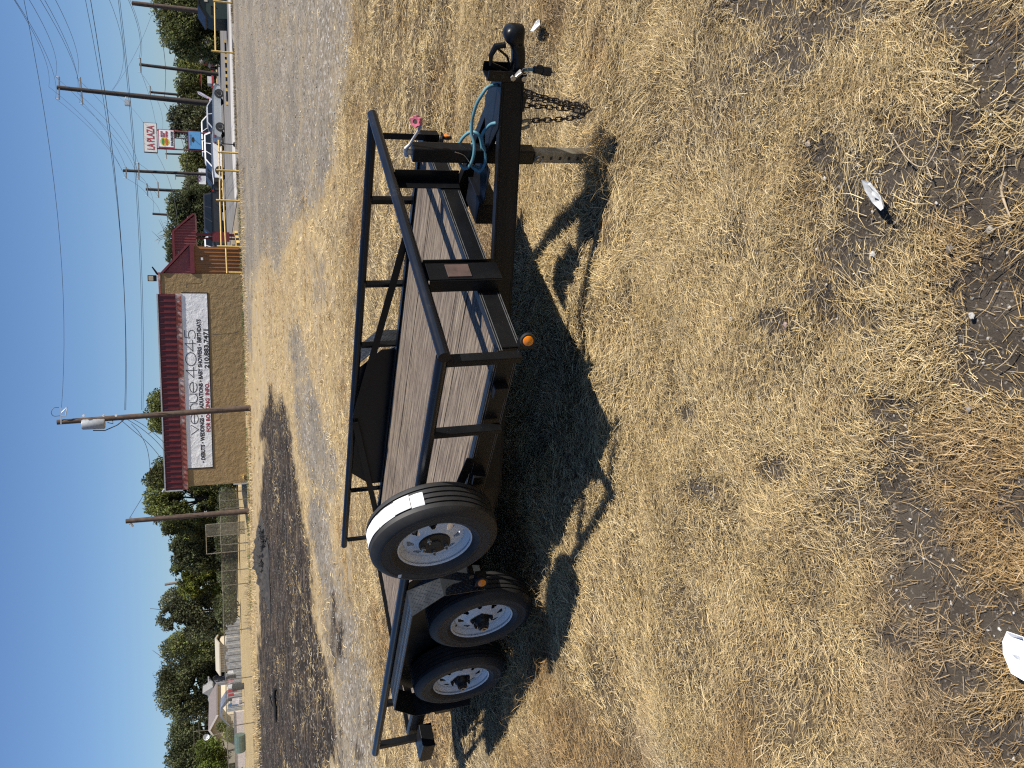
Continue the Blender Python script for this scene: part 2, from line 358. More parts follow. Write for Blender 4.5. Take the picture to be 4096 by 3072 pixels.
# ---------------------------------------------------------------- dry grass: flattened straw near the camera, looser stubble farther off
PAL = np.array([(.66,.50,.255),(.55,.40,.19),(.72,.58,.34),(.48,.375,.215),(.40,.265,.12),(.62,.455,.205),(.32,.245,.155)])
PW = np.array([.25,.2,.17,.13,.07,.14,.04])
MSTRAW = mk_attr('dry_straw', rough=.6, trans=.14, spec=.25)
def blades(x, y, L, w, elev, head, droop, rise, col):
    n = len(x); z = ground_z(x, y)+rise
    c, s = np.cos(head), np.sin(head); tw = RNG.normal(0, .45, n); c2, s2 = np.cos(head+tw), np.sin(head+tw)
    p0 = np.stack([x, y, z], 1); e2 = elev-droop
    p1 = p0+np.stack([c*np.cos(elev), s*np.cos(elev), np.sin(elev)], 1)*(L*.5)[:, None]
    p2 = p1+np.stack([c2*np.cos(e2), s2*np.cos(e2), np.sin(e2)], 1)*(L*.5)[:, None]
    p2[:, 2] = np.maximum(p2[:, 2], ground_z(p2[:, 0], p2[:, 1])+.002); 
    roll = RNG.normal(0, .6, n); wd = np.stack([-s*np.cos(roll), c*np.cos(roll), np.sin(roll)], 1)*(w*.5)[:, None]
    V = np.stack([p0-wd, p0+wd, p1-wd*.9, p1+wd*.9, p2], 1).reshape(-1, 3)
    i = np.arange(n)[:, None]*5
    F = np.concatenate([i+np.array([[0,1,3]]), i+np.array([[0,3,2]]), i+np.array([[2,3,4]])], 0)
    C = np.repeat(col, 5, 0); return V, F, C
def palette(x, y, n):
    c = PAL[RNG.choice(len(PAL), n, p=PW)]*RNG.uniform(.55, 1.25, (n, 1))
    br = sstep(.53, .72, fbm(x*.9, y*.9, 91, 3))[:, None]; gy = sstep(.55, .72, fbm(x*1.6+9, y*1.6, 95, 3))[:, None]
    c = c*(1-.38*br*np.array([.8, 1., 1.15])); lum = c.mean(1, keepdims=True)
    return c*(1-.2*gy)+(lum*np.array([1.02, .96, .82]))*.2*gy
def pick(n, y0, y1, pw):                                # random points of the visible wedge of ground
    u = RNG.uniform(0, 1, n); y = y0*(y1/y0)**u if pw == 1 else (y0**pw+u*(y1**pw-y0**pw))**(1/pw)
    return RNG.uniform(-1, 1, n)*(.5*y+.5)*1.02, y
def build_grass():
    VV, FF, CC = [], [], []; off = 0
    def put(a):
        nonlocal off
        VV.append(a[0]); FF.append(a[1]+off); CC.append(a[2]); off += len(a[0])
    def keep(x, y, gk, bk, sk, lo=.0):
        g, b, s = masks(np.stack([x, y, gz(y)], 1)); p = (1-g*(1-gk))*(1-b*(1-bk))*(1-np.sqrt(s)*(1-sk))
        return RNG.uniform(0, 1, len(x)) < p*np.clip(.05+1.7*clump(x, y), .25, 1)
    # flattened mat
    for n, y0, y1, pw, l0, l1, w0 in ((330000, 1.35, 3.6, 1.9, .022, .065, .0017), (210000, 3.6, 6.6, 1.8, .035, .085, .0025), (170000, 6.6, 13, 1.5, .055, .12, .0045), (100000, 13, 32, 1.3, .08, .17, .0075)):
        x, y = pick(n, y0, y1, pw); k = keep(x, y, .06, .05, .045); x, y = x[k], y[k]; n = len(x)
        flow = fbm(x*.8, y*.8, 61, 3)*14; head = flow+RNG.normal(0, .8, n)
        put(blades(x, y, RNG.uniform(l0, l1, n)*RNG.uniform(.7, 1.3, n), w0*RNG.uniform(.6, 1.4, n), RNG.normal(.13, .20, n), head, RNG.uniform(0, .5, n), RNG.uniform(0, .03, n)*clump(x, y)*1.4, palette(x, y, n)))
    # combed tufts
    for nt_, y0, y1, pw, per, l0, l1, w0 in ((2600, 1.4, 6.5, 1.8, 30, .05, .15, .0018), (1700, 6.5, 14, 1.5, 20, .08, .18, .004), (2200, 14, 48, 1.25, 12, .14, .28, .008)):
        x, y = pick(nt_, y0, y1, pw); k = keep(x, y, .03, .0, .08) & (clump(x*.6, y*.6) > .38); x, y = x[k], y[k]
        lean = fbm(x*.8, y*.8, 61, 3)*14; lean = np.repeat(lean, per); tx = np.repeat(x, per); ty = np.repeat(y, per); n = len(tx)
        head = lean+RNG.normal(0, .42, n); tx = tx+RNG.normal(0, .045, n); ty = ty+RNG.normal(0, .045, n)
        cc = np.repeat(palette(x, y, len(x)), per, 0)*RNG.uniform(.8, 1.2, (n, 1))
        put(blades(tx, ty, RNG.uniform(l0, l1, n), w0*RNG.uniform(.6, 1.3, n), RNG.uniform(.10, .62, n)*np.repeat(RNG.uniform(.6, 1.35, len(x)), per), head, RNG.uniform(.3, .9, n), RNG.uniform(0, .01, n), cc))
    # clumps crowding the jack foot and the tyres
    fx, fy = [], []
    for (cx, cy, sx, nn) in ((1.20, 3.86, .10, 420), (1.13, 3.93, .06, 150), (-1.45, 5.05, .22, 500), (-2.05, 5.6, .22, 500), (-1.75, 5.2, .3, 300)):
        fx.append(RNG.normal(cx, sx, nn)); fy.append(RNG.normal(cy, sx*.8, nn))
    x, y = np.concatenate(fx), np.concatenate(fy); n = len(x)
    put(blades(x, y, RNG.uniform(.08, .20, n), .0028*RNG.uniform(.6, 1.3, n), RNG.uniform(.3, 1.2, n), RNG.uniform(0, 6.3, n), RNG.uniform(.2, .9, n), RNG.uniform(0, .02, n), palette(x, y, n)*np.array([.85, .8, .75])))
    # few long single stalks on the bare soil
    x, y = pick(4200, 1.35, 4.5, 1.5); _, _, s = masks(np.stack([x, y, gz(y)], 1)); k = s > .4; x, y = x[k], y[k]; n = len(x)
    put(blades(x, y, RNG.uniform(.04, .16, n), RNG.uniform(.0014, .0026, n), RNG.normal(.05, .06, n), RNG.uniform(0, 6.3, n), RNG.uniform(0, .2, n), RNG.uniform(.001, .01, n), palette(x, y, n)))
    o = fastmesh('dry_grass', np.concatenate(VV), np.concatenate(FF), MSTRAW, {'Col': np.concatenate(CC)}, kind='stuff')
    o['label'] = 'matted straw coloured dry grass covering the lot'
    # fringe of standing dry weeds along the foot of the fence and the building
    n = 15000; x = RNG.uniform(-30, 12, n); y = RNG.uniform(44, 54, n)
    pyx, _ = topix(np.stack([x, y, gz(y)], 1)); k = (fbm(x*.5, y*.5, 5) > .42) & ((x < -7.6) | (y < 49.2)); x, y = x[k], y[k]; n = len(x)
    a = blades(x, y, RNG.uniform(.10, .34, n)*np.where(y > 51.6, .5+1.6*(fbm(x*.35, y, 8) > .62), .8), RNG.uniform(.012, .03, n), RNG.uniform(.5, 1.5, n), RNG.uniform(0, 6.3, n), RNG.uniform(0, .7, n), RNG.uniform(0, .02, n), palette(x, y, n)*.95)
    o = fastmesh('weeds', a[0], a[1], MSTRAW, {'Col': a[2]}, kind='stuff'); o['label'] = 'standing dry weeds along the foot of the chain link fence'
    n = 9000; x = RNG.uniform(-13, 30, n); y = np.where(x < -7.4, RNG.uniform(50.6, 52, n), np.where(x < 12, RNG.uniform(49.2, 49.85, n), RNG.uniform(50.2, 51.3, n))); k = fbm(x*1.2, y, 15) > .45; x, y = x[k], y[k]; n = len(x)
    cg = np.where((x > 12)[:, None], np.array([(.20,.155,.085)]), np.array([(.10,.125,.04)]))*RNG.uniform(.6, 1.5, (n, 1))
    a = blades(x, y, RNG.uniform(.06, .22, n), RNG.uniform(.012, .03, n), RNG.uniform(.4, 1.5, n), RNG.uniform(0, 6.3, n), RNG.uniform(0, .7, n), RNG.uniform(0, .02, n), cg)
    o = fastmesh('green_weeds', a[0], a[1], MSTRAW, {'Col': a[2]}, kind='stuff'); o['label'] = 'low weeds at the foot of the tan wall and along the kerb'
build_grass()
def build_pebbles():
    base = np.array([(1,0,-.3),(-.6,.8,-.3),(-.6,-.8,-.3),(.3,.5,.6),(-.7,.1,.5),(.35,-.5,.55)]); fc = np.array([(0,3,5),(0,1,3),(1,4,3),(1,2,4),(2,5,4),(2,0,5),(3,4,5),(0,2,1)])
    x1, y1 = pick(9000, 1.35, 5, 1.6); _, _, s = masks(np.stack([x1, y1, gz(y1)], 1)); k = (s > .35) | (RNG.uniform(0, 1, len(x1)) < .03); x1, y1 = x1[k], y1[k]
    x2, y2 = pick(26000, 7, 48, 1.25); g, b, _ = masks(np.stack([x2, y2, gz(y2)], 1)); k = ((g > .4) & (RNG.uniform(0, 1, len(x2)) < .55)) | ((b > .5) & (RNG.uniform(0, 1, len(x2)) < .08)); x2, y2 = x2[k], y2[k]
    x = np.concatenate([x1, x2]); y = np.concatenate([y1, y2]); n = len(x)
    sz = np.concatenate([.0018+.0075*RNG.uniform(0, 1, len(x1))**4, np.clip(.006+.02*RNG.uniform(0, 1, len(x2))**3, 0, .03)*(.7+y2*.02)])
    t = RNG.uniform(0, 6.3, n); c, s_ = np.cos(t), np.sin(t); b = base[None]*RNG.uniform(.7, 1.3, (n, 6, 3))*np.array([1, .8, .65])
    V = np.stack([b[..., 0]*c[:, None]-b[..., 1]*s_[:, None], b[..., 0]*s_[:, None]+b[..., 1]*c[:, None], b[..., 2]], -1)*sz[:, None, None]
    V = V+np.stack([x, y, ground_z(x, y)+sz*.3], 1)[:, None]; F = (np.arange(n)[:, None, None]*6+fc[None]).reshape(-1, 3)
    pc = np.array([(.34,.32,.29),(.46,.44,.40),(.20,.185,.165),(.12,.11,.10),(.55,.53,.49)])[RNG.choice(5, n, p=[.35,.2,.2,.15,.1])]*RNG.uniform(.8, 1.2, (n, 1))
    o = fastmesh('pebbles', V.reshape(-1, 3), F, mk_attr('pebble_stone', rough=.9), {'Col': np.repeat(pc, 6, 0)}, kind='stuff'); o['label'] = 'small pebbles and gravel scattered on the soil and the gravel lot'
build_pebbles()

# ---------------------------------------------------------------- the trailer (a back from the front rail, b away from the viewer, c up from the top rail)
YAW, TPIT, TROL = 2.330347, 0.046709, 0.003241
_l = np.array([math.cos(YAW), math.sin(YAW), 0]); _w = np.array([math.sin(YAW), -math.cos(YAW), 0]); _n = np.array([0, 0, 1.])
TL = math.cos(TPIT)*_l-math.sin(TPIT)*_n; _n2 = math.sin(TPIT)*_l+math.cos(TPIT)*_n; TW = math.cos(TROL)*_w+math.sin(TROL)*_n2; TN = np.cross(TW, TL)
TO = np.array([0.151011, 3.564233, CAMH-0.962939]); WD = 2.0916; LN = 4.7156; MID = WD/2
A0, C0 = 2.3, -1.02
TR = bpy.data.objects.new('utility_trailer', None); COL.objects.link(TR); TR.empty_display_size = .3
mw = Matrix.Identity(4); bo = TO+A0*TL+MID*TW+C0*TN
for i in range(3): mw[i][0] = -TL[i]; mw[i][1] = TW[i]; mw[i][2] = TN[i]; mw[i][3] = bo[i]
TR.matrix_world = mw
tag(TR, 'black tandem axle utility trailer with weathered plank deck parked on dry grass', 'trailer')
def tl(a, b, c): return (-(a-A0), b-MID, c-C0)
def T(): return MB(tl)
def tw_(a, b, c): return Vector(TO+a*TL+b*TW+c*TN)
B = .004
# side channels, front and rear channels (web outwards, thin grey strips paint in the flange edge highlights)
CT, CB = -.282, -.396
def channel(name, side):
    m = T(); o = .060 if side == 0 else WD-.060; s = 1 if side == 0 else -1
    m.box(.055, LN-.03, *sorted((o, o+s*.006)), CB, CT)
    for c in (CT-.006, CB): m.box(.055, LN-.03, *sorted((o+s*.006, o+s*.05)), c, c+.006)
    ch = m.build(name, MBLK, TR, bevel=.0015)
    for c in (CT-.004, CT-.015, CB+.004, CB+.014): m = T(); m.box(.06, LN-.035, *sorted((o-s*.0025, o)), c-.0009, c+.0009); m.build('edge_highlight', MEDGE, ch)
    return ch
channel('side_channel', 0); channel('side_channel', 1)
m = T(); m.box(.044, .050, .060, WD-.060, CB, CT)
for c in (CT-.006, CB): m.box(.050, .09, .066, WD-.066, c, c+.006)
fc_ = m.build('front_channel', MBLK, TR, bevel=.0015)
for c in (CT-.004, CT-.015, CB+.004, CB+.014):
    for b0, b1 in ((.035, .45), (.72, 1.36), (1.52, WD-.16)): m = T(); m.box(.0415, .044, b0, b1, c-.0012, c+.0012); m.build('edge_highlight', MEDGE, fc_)
m = T(); m.box(LN-.03, LN-.024, .060, WD-.060, CB, CT); m.box(LN-.09, LN-.03, .066, WD-.066, CB, CB+.006); m.build('rear_channel', MBLK, TR)
for a in np.arange(.55, 4.6, .6):
    m = T(); m.box(a-.0025, a+.0025, .07, WD-.07, -.37, -.345); m.box(a-.03, a+.03, .07, WD-.07, -.345, -.340); m.build('cross_member', MBLK, TR)
# planks
npk = 10; pw_ = (WD-.126-.01)/npk
for i in range(npk):
    b0 = .066+i*pw_; m = T(); na = 14; V = []
    e0, e1 = random.uniform(.001, .0055), random.uniform(.001, .0055); zz = -.302+random.uniform(-.003, .003); cup = random.uniform(-.003, .003)
    a0 = .093+random.uniform(-.002, .004)
    for k in range(na+1):
        a = a0+(LN-.125-a0)*k/na; w = math.sin(k*1.7+i)*.0008
        for bb, cc in ((b0+e0+w, zz), (b0+pw_/2, zz+cup), (b0+pw_-e1+w, zz), (b0+pw_-e1+w, zz-.036), (b0+e0+w, zz-.036)): V.append((a, bb, cc))
    F = [(0,1,2,3,4), tuple(na*5+q for q in (4,3,2,1,0))]
    for k in range(na):
        for q in range(5): F.append((k*5+q, (k+1)*5+q, (k+1)*5+(q+1) % 5, k*5+(q+1) % 5))
    m.add(V, F).build('deck_plank', MWOOD, TR, bevel=.002)
# rails
PR = .030
def rail(pts): T().tube(pts, PR, 20).build('top_rail', MPIPE, TR, smooth=40)
T().tube([(0, -.034, 0), (0, WD+.034, 0)], PR, 24).build('top_rail', MPIPE, TR, smooth=40, label='front top rail with scuffed end')
rail([(.028, 0, 0), (LN+.02, 0, 0)]); rail([(.028, WD, 0), (LN+.02, WD, 0)])
def angle_post(a, b, face, side, c1=-.378, c0=-.025, w=.075, t=.006):
    # face: +1/-1 direction along b of the leg that faces forward; side leg runs back along a
    m = T(); m.box(a, a+t, *sorted((b, b+face*w)), c1, c0); m.box(a+t, a+w, *sorted((b, b+face*t)), c1, c0)
    return m.build('rail_post', MBLK, TR, bevel=.0015)
for b_0, b_1, bs in ((-.026, .022, -.026), (1.90, 1.968, 1.90)):
    m = T(); m.box(.034, .040, b_0, b_1, -.380, -.02); m.box(-.0, .034, bs, bs+.006, -.380, -.02) if bs > 1 else m.box(.040, .072, bs, bs+.006, -.380, -.02); m.build('rail_post', MBLK, TR, bevel=.0015)
for b in (.63, 1.452):
    m = T(); m.box(.036, .042, b-.075, b, -.398, -.025); m.box(-.034, .036, b-.006, b, -.398, -.025); m.build('rail_post', MBLK, TR, bevel=.0015)
m = T(); m.box(-.036, -.030, .47, .597, -.400, -.03); m.box(-.030, .040, .465, .471, -.400, -.03); m.build('mount_plate', MBLK, TR, bevel=.0015)
m = T(); m.box(-.041, -.036, .485, .580, -.245, -.125); m.build('rusty_plate', MRUST, TR, bevel=.001, label='rust brown square plate on the front upright')
for a in (.57, 1.29, 1.90, 3.78, 4.60):
    for b, s in ((.0, 1), (WD, -1)):
        w1, w2 = (.045, .030) if (s == 1 and a < 4) else (.045, .065)
        m = T(); m.box(a, a+.006, *sorted((b-s*.005, b+s*w1)), -.380, -.028); m.box(a+.006, a+w2, *sorted((b-s*.005, b+s*.001)), -.380, -.028); m.build('rail_post', MBLK, TR, bevel=.0015)
for b in (.055, WD-.055):
    for (a0, c0), (a1, c1) in (((.86, -.275), (2.72, -.012)), ((2.78, -.012), (4.12, -.275))):
        m = T(); m.bar((a0, b, c0), (a1, b, c1), .006, .052, up=(0, 0, 1)); m.build('rail_brace', MBLK, TR)
for a in (.32, 1.02):
    m = T(); m.box(a-.035, a+.035, .015, .057, -.372, -.300); m.build('stake_pocket', MBLK, TR, bevel=.002)
# tongue: two wrap beams, gusset, shelf box
def beam(s):
    f = (lambda b: b) if s == 0 else (lambda b: WD-b)
    m = T(); P = [(-.795, MID-.045), (1.20, .085), (3.9, .085)]
    for (a0, b0), (a1, b1) in zip(P, P[1:]):
        d = Vector((a1-a0, b1-b0, 0)).normalized(); nrm = Vector((d.y, -d.x, 0)); nrm = -nrm if nrm.y > 0 else nrm
        if s == 0 or True:
            def q(a, b, o, c): return (a-nrm.x*o, f(b-nrm.y*o), c)
            def slab(o0, o1, c0, c1): m.hexa([q(a0, b0, o0, c0), q(a1, b1, o0, c0), q(a1, b1, o1, c0), q(a0, b0, o1, c0), q(a0, b0, o0, c1), q(a1, b1, o0, c1), q(a1, b1, o1, c1), q(a0, b0, o1, c1)])
            slab(0, .007, -.512, -.399); slab(.007, .048, -.405, -.399); slab(.007, .048, -.512, -.506)
            for c in (-.403, -.411, -.501, -.509): slab(-.0025, 0, c-.0007, c+.0007)
    m.build('tongue_beam', MBLK, TR)
beam(0); beam(1)
m = T(); top = -.394
m.prism([(-.815, MID-.05), (-.815, MID+.05), (-.62, MID+.155), (-.43, MID+.03), (-.43, MID-.03), (-.60, MID-.125)], lambda u, v, d: (u, v, d), -.399, top)
m.box(-.815, -.60, MID-.035, MID+.035, -.515, -.400); m.build('tongue_gusset', MBLK, TR, bevel=.002)
m = T(); m.box(-.14, -.02, MID-.10, MID+.13, -.490, -.375); m.box(-.16, -.14, MID-.11, MID+.14, -.40, -.372); m.box(-.36, -.16, MID-.12, MID+.12, -.398, -.392); m.build('breakaway_box', MBLK, TR, bevel=.003)
# coupler on its bracket
m = T()
for s in (-1, 1): m.box(-.850, -.800, MID+s*.050-.004, MID+s*.050+.004, -.515, -.325)
m.box(-.806, -.800, MID-.05, MID+.05, -.515, -.325); m.build('coupler_bracket', MBLK, TR, bevel=.0015)
def section(a, wd, c0, c1, n=16):
    P = []
    for k in range(n):
        t = 2*math.pi*k/n; u = math.cos(t); v = math.sin(t); P.append((a, MID+math.copysign(abs(u)**.6, u)*wd, (c0+c1)/2+math.copysign(abs(v)**.6, v)*(c1-c0)/2))
    return P
secs = [(-.82, .036, -.512, -.450), (-.88, .036, -.508, -.445), (-.93, .037, -.500, -.435), (-.955, .033, -.492, -.420), (-.966, .034, -.487, -.408), (-.976, .043, -.483, -.394), (-.992, .050, -.480, -.384), (-1.012, .051, -.478, -.381), (-1.030, .046, -.477, -.386), (-1.045, .034, -.474, -.400), (-1.052, .018, -.468, -.420)]
m = T(); V = []; 
for s_ in secs: V += section(*s_)
F = [tuple(range(15, -1, -1)), tuple(range(len(V)-16, len(V)))]
for i in range(len(secs)-1):
    for k in range(16): F.append((i*16+k, i*16+(k+1) % 16, (i+1)*16+(k+1) % 16, (i+1)*16+k))
m.add(V, F).build('coupler', MBLK, TR, smooth=50)
m = T(); m.tube([(-.955, MID, -.40), (-.945, MID, -.355), (-.90, MID, -.338), (-.86, MID, -.345), (-.83, MID, -.43)], [.014, .016, .012, .011, .010], 8); m.tube([(-.94, MID, -.36), (-.90, MID, -.42), (-.84, MID, -.445)], .006, 6); m.build('coupler_latch', MBLK, TR, smooth=40)
for c in (-.352, -.395):
    for s in (-1, 1): T().cyl((-.826, MID+s*.0541, c), (-.826, MID+s*.0547, c), .009, 12).build('bolt_hole', MHUB, TR)
for a, c in ((-.826, -.445), (-.826, -.500)): T().cyl((a, MID-.056, c), (a, MID-.068, c), .014, 6).build('bolt', MSTEEL, TR)
T().bar((-.835, MID-.06, -.455), (-.862, MID-.064, -.480), .012, .03, up=(0, 1, 0)).build('latch_pin', MSTEEL, TR, bevel=.002)
m = T(); m.tube([(-.862+.016*math.cos(t), MID-.062, -.497+.016*math.sin(t)) for t in np.linspace(0, 6.28, 15)], .002, 5); m.build('pin_ring', MSTEEL, TR)
# jack
def sq(m, a0, a1, h, c0, c1): return m.box(-.386-h, -.386+h, MID-h, MID+h, c0, c1)
J = T(); sq(J, 0, 0, .038, -.655, -.012); J.build('jack_tube', MBLK, TR, bevel=.006)
J = T(); sq(J, 0, 0, .030, -.982, -.655); J = J.build('jack_leg', MGALV, TR, bevel=.004)
for c in np.arange(-.70, -.93, -.05): J2 = T(); J2.box(-.395, -.377, MID-.032, MID-.0302, c-.006, c+.006); J2.build('pin_hole', MRUBBER, J)
J2 = T(); J2.tube([(-.386, MID-.05, -.67), (-.386, MID+.05, -.67)], .007, 8); J2.tube([(-.386+.02*math.cos(t), MID-.052, -.672+.02*math.sin(t)) for t in np.linspace(0, 6.28, 13)], .003, 5); J2.build('jack_pin', MSTEEL, TR, smooth=40)
m = T(); m.prism([(-.46, MID-.05), (-.43, MID-.085), (-.34, MID-.085), (-.31, MID-.05), (-.31, MID+.05), (-.34, MID+.085), (-.43, MID+.085), (-.46, MID+.05)], lambda u, v, d: (u, v, d), -.992, -.982); m.build('jack_foot', MGALV, TR, bevel=.003)
m = T(); m.cyl((-.386, MID, -.012), (-.386, MID, .012), .016, 10); m.tube([(-.362, MID, .012), (-.386, MID, .016), (-.405, MID, .018), (-.425, MID, .002), (-.525, MID, -.045), (-.545, MID, -.040), (-.553, MID, -.025)], [.011, .013, .011, .008, .0075, .008, .007], 8); m.build('jack_crank', MSTEEL, TR, smooth=40)
m = T(); n = 60; V = []
kn = Vector((-.555, MID-.005, -.018)); kd = Vector((-.25, -.75, .6)).normalized(); ku = kd.orthogonal().normalized(); kv = kd.cross(ku)
for h, sc in ((-.035, .38), (-.022, .42), (-.016, .92), (.008, 1.0), (.016, .88), (.014, .42), (.004, .36)):
    for k in range(n):
        t = 2*math.pi*k/n; r = .028*sc*(1+.13*math.cos(6*t)*(sc > .5)); V.append(tuple(kn+kd*h+ku*r*math.cos(t)+kv*r*math.sin(t)))
F = [(i*n+k, i*n+(k+1) % n, (i+1)*n+(k+1) % n, (i+1)*n+k) for i in range(6) for k in range(n)]+[tuple(range(6*n, 7*n))]
m.add(V, F).build('crank_knob', MPINK, TR, smooth=40)
T().cyl(kn+kd*.004, kn+kd*.012, .011, 12).build('knob_cap', MRUST, TR)
# teal cable, its plug, wire, hooks
def spline(P, k=8):
    P = [Vector(p) for p in P]; P = [2*P[0]-P[1]]+P+[2*P[-1]-P[-2]]; R = []
    for i in range(1, len(P)-2):
        for j in range(k):
            t = j/k; a, b, c, d = P[i-1:i+3]
            R.append(.5*((2*b)+(c-a)*t+(2*a-5*b+4*c-d)*t*t+(3*b-a-3*c+d)*t**3))
    return R+[P[-2]]
CAB = [(-.76, 1.046, -.40), (-.745, 1.046, -.352), (-.70, 1.046, -.325), (-.656, 1.046, -.308), (-.60, 1.046, -.30), (-.553, 1.046, -.299), (-.50, 1.03, -.302), (-.46, 1.0, -.315), (-.40, .985, -.315), (-.345, .985, -.30), (-.325, 1.01, -.275), (-.36, 1.09, -.258), (-.428, 1.10, -.275), (-.475, 1.09, -.305), (-.495, 1.06, -.330), (-.472, 1.046, -.356), (-.41, 1.03, -.372), (-.352, 1.03, -.385), (-.315, 1.03, -.372), (-.318, 1.04, -.335), (-.35, 1.046, -.33), (-.39, 1.046, -.345), (-.44, 1.05, -.318)]
CAB2 = [(-.60, .97, -.40), (-.577, 1.0, -.385), (-.546, 1.02, -.372), (-.515, 1.03, -.362), (-.489, 1.03, -.357), (-.45, 1.02, -.366), (-.42, 1.015, -.378), (-.38, 1.0, -.386), (-.345, 1.0, -.386), (-.31, 1.0, -.37), (-.315, 1.02, -.34), (-.333, 1.03, -.322)]
T().tube(spline(CAB), .0085, 8).build('wiring_cable', MTEAL, TR, smooth=60); T().tube(spline(CAB2), .0085, 8).build('wiring_cable', MTEAL, TR, smooth=60)
T().tube(spline([(-.84, MID-.01, -.50), (-.848, MID-.012, -.53), (-.85, MID-.012, -.565)]), .0075, 8).build('wiring_cable', MTEAL, TR, smooth=60)
m = T(); m.tube([(-.85, MID-.012, -.555), (-.85, MID-.012, -.56), (-.847, MID-.012, -.60), (-.846, MID-.012, -.603), (-.843, MID-.012, -.645)], [.012, .017, .017, .021, .021], 12); m.box(-.872, -.862, MID-.02, MID-.004, -.60, -.575); m.box(-.846, -.840, MID-.018, MID-.006, -.656, -.645); m.build('wiring_plug', MRUBBER, TR, smooth=40)
# chains
def link_mesh():
    P = []; 
    for k in range(16):
        t = 2*math.pi*k/16; P.append((math.cos(t)*.0115, 0, math.sin(t)*.0115+math.copysign(.009, math.sin(t))))
    mb = MB(); n = 16; V = []; F = []
    for i, p in enumerate(P):
        p = Vector(p); d = (Vector(P[(i+1) % n])-Vector(P[i-1])).normalized(); a = Vector((0, 1, 0)); b_ = d.cross(a)
        for k in range(6):
            t = 2*math.pi*k/6; V.append(p+(a*math.cos(t)+b_*math.sin(t))*.0036)
    for i in range(n):
        for k in range(6): F.append((i*6+k, i*6+(k+1) % 6, ((i+1) % n)*6+(k+1) % 6, ((i+1) % n)*6+k))
    me = bpy.data.meshes.new('chain_link'); me.from_pydata([tuple(v) for v in V], [], F); me.materials.append(MCHAIN); me.polygons.foreach_set('use_smooth', [True]*len(me.polygons)); return me
LM = link_mesh()
def chain(P):
    S = [Vector(tl(*p)) for p in spline(P, 14)]; root = bpy.data.objects.new('safety_chain', None); COL.objects.link(root); root.parent = TR; root.empty_display_size = .05
    acc = 0; pos = []; pitch = .030
    for a, b in zip(S, S[1:]):
        L = (b-a).length
        while acc <= L:
            pos.append((a.lerp(b, acc/L), (b-a).normalized())); acc += pitch
        acc -= L
    for i, (p, d) in enumerate(pos):
        o = bpy.data.objects.new('chain_link', LM); COL.objects.link(o); o.parent = root
        q = d.to_track_quat('Z', 'Y'); o.matrix_local = Matrix.Translation(p) @ q.to_matrix().to_4x4() @ Matrix.Rotation(math.radians(45+90*(i % 2)+random.uniform(-12, 12)), 4, 'Z')
chain([(-.745, MID-.02, -.525), (-.725, MID-.03, -.62), (-.70, MID-.03, -.74), (-.68, MID-.01, -.84), (-.655, MID, -.903), (-.615, MID, -.87), (-.59, MID, -.75), (-.583, MID, -.66), (-.578, MID, -.60)])
chain([(-.695, MID+.02, -.55), (-.683, MID+.02, -.64), (-.672, MID+.02, -.74), (-.66, MID+.01, -.84), (-.640, MID, -.868), (-.640, MID+.02, -.80), (-.645, MID+.02, -.70), (-.648, MID+.02, -.62), (-.65, MID+.02, -.565)])
m = T(); m.tube(spline([(-.57, MID-.01, -.60), (-.585, MID-.01, -.585), (-.575, MID-.01, -.555), (-.55, MID-.01, -.545), (-.54, MID-.01, -.565), (-.555, MID-.01, -.60)]), .009, 8); m.build('chain_hook', MGALV, TR, smooth=50)
m = T(); m.tube([(-.56, MID-.03, -.512), (-.545, MID-.03, -.535), (-.52, MID-.03, -.540), (-.52, MID-.03, -.512)], .0045, 6); m.box(-.715, -.635, MID-.02, MID+.03, -.55, -.515); m.build('chain_bracket', MBLK, TR)
T().tube(spline([(-.42, MID-.05, -.22), (-.40, MID-.045, -.27), (-.36, MID-.055, -.31), (-.34, MID-.05, -.36)]), .002, 5).build('thin_wire', MSTEEL, TR)
# wheels
def lugplace(r, k, n=5, ph=.3): t = ph+2*math.pi*k/n; return r*math.cos(t), r*math.sin(t)
def tyre_part(parent, fn, R=.345, w=.205, spare=False):
    hw = w/2; ri = .205
    prof = [(ri, -hw*.72), (ri+.012, -hw*.86), (R-.085, -hw), (R-.04, -hw*.97), (R-.012, -hw*.80), (R-.003, -hw*.70)]
    for g in (-.44, -.15, .15, .44): prof += [(R, hw*g-.010), (R, hw*g-.005), (R-.009, hw*g-.004), (R-.009, hw*g+.004), (R, hw*g+.005)]
    prof += [(R-.003, hw*.70), (R-.012, hw*.80), (R-.04, hw*.97)]
    prof += [(R-.052, hw*.985), (R-.054, hw*1.0), (R-.060, hw*1.0), (R-.062, hw*.99), (R-.085, hw), (R-.100, hw*.985), (R-.101, hw*.97), (R-.108, hw*.97), (R-.110, hw*.975), (ri+.012, hw*.86), (ri, hw*.72)]
    return MB(fn).lathe(prof, lambda x, y, h: (x, y, h), 72).build('tyre', MTYRE, parent, smooth=30)
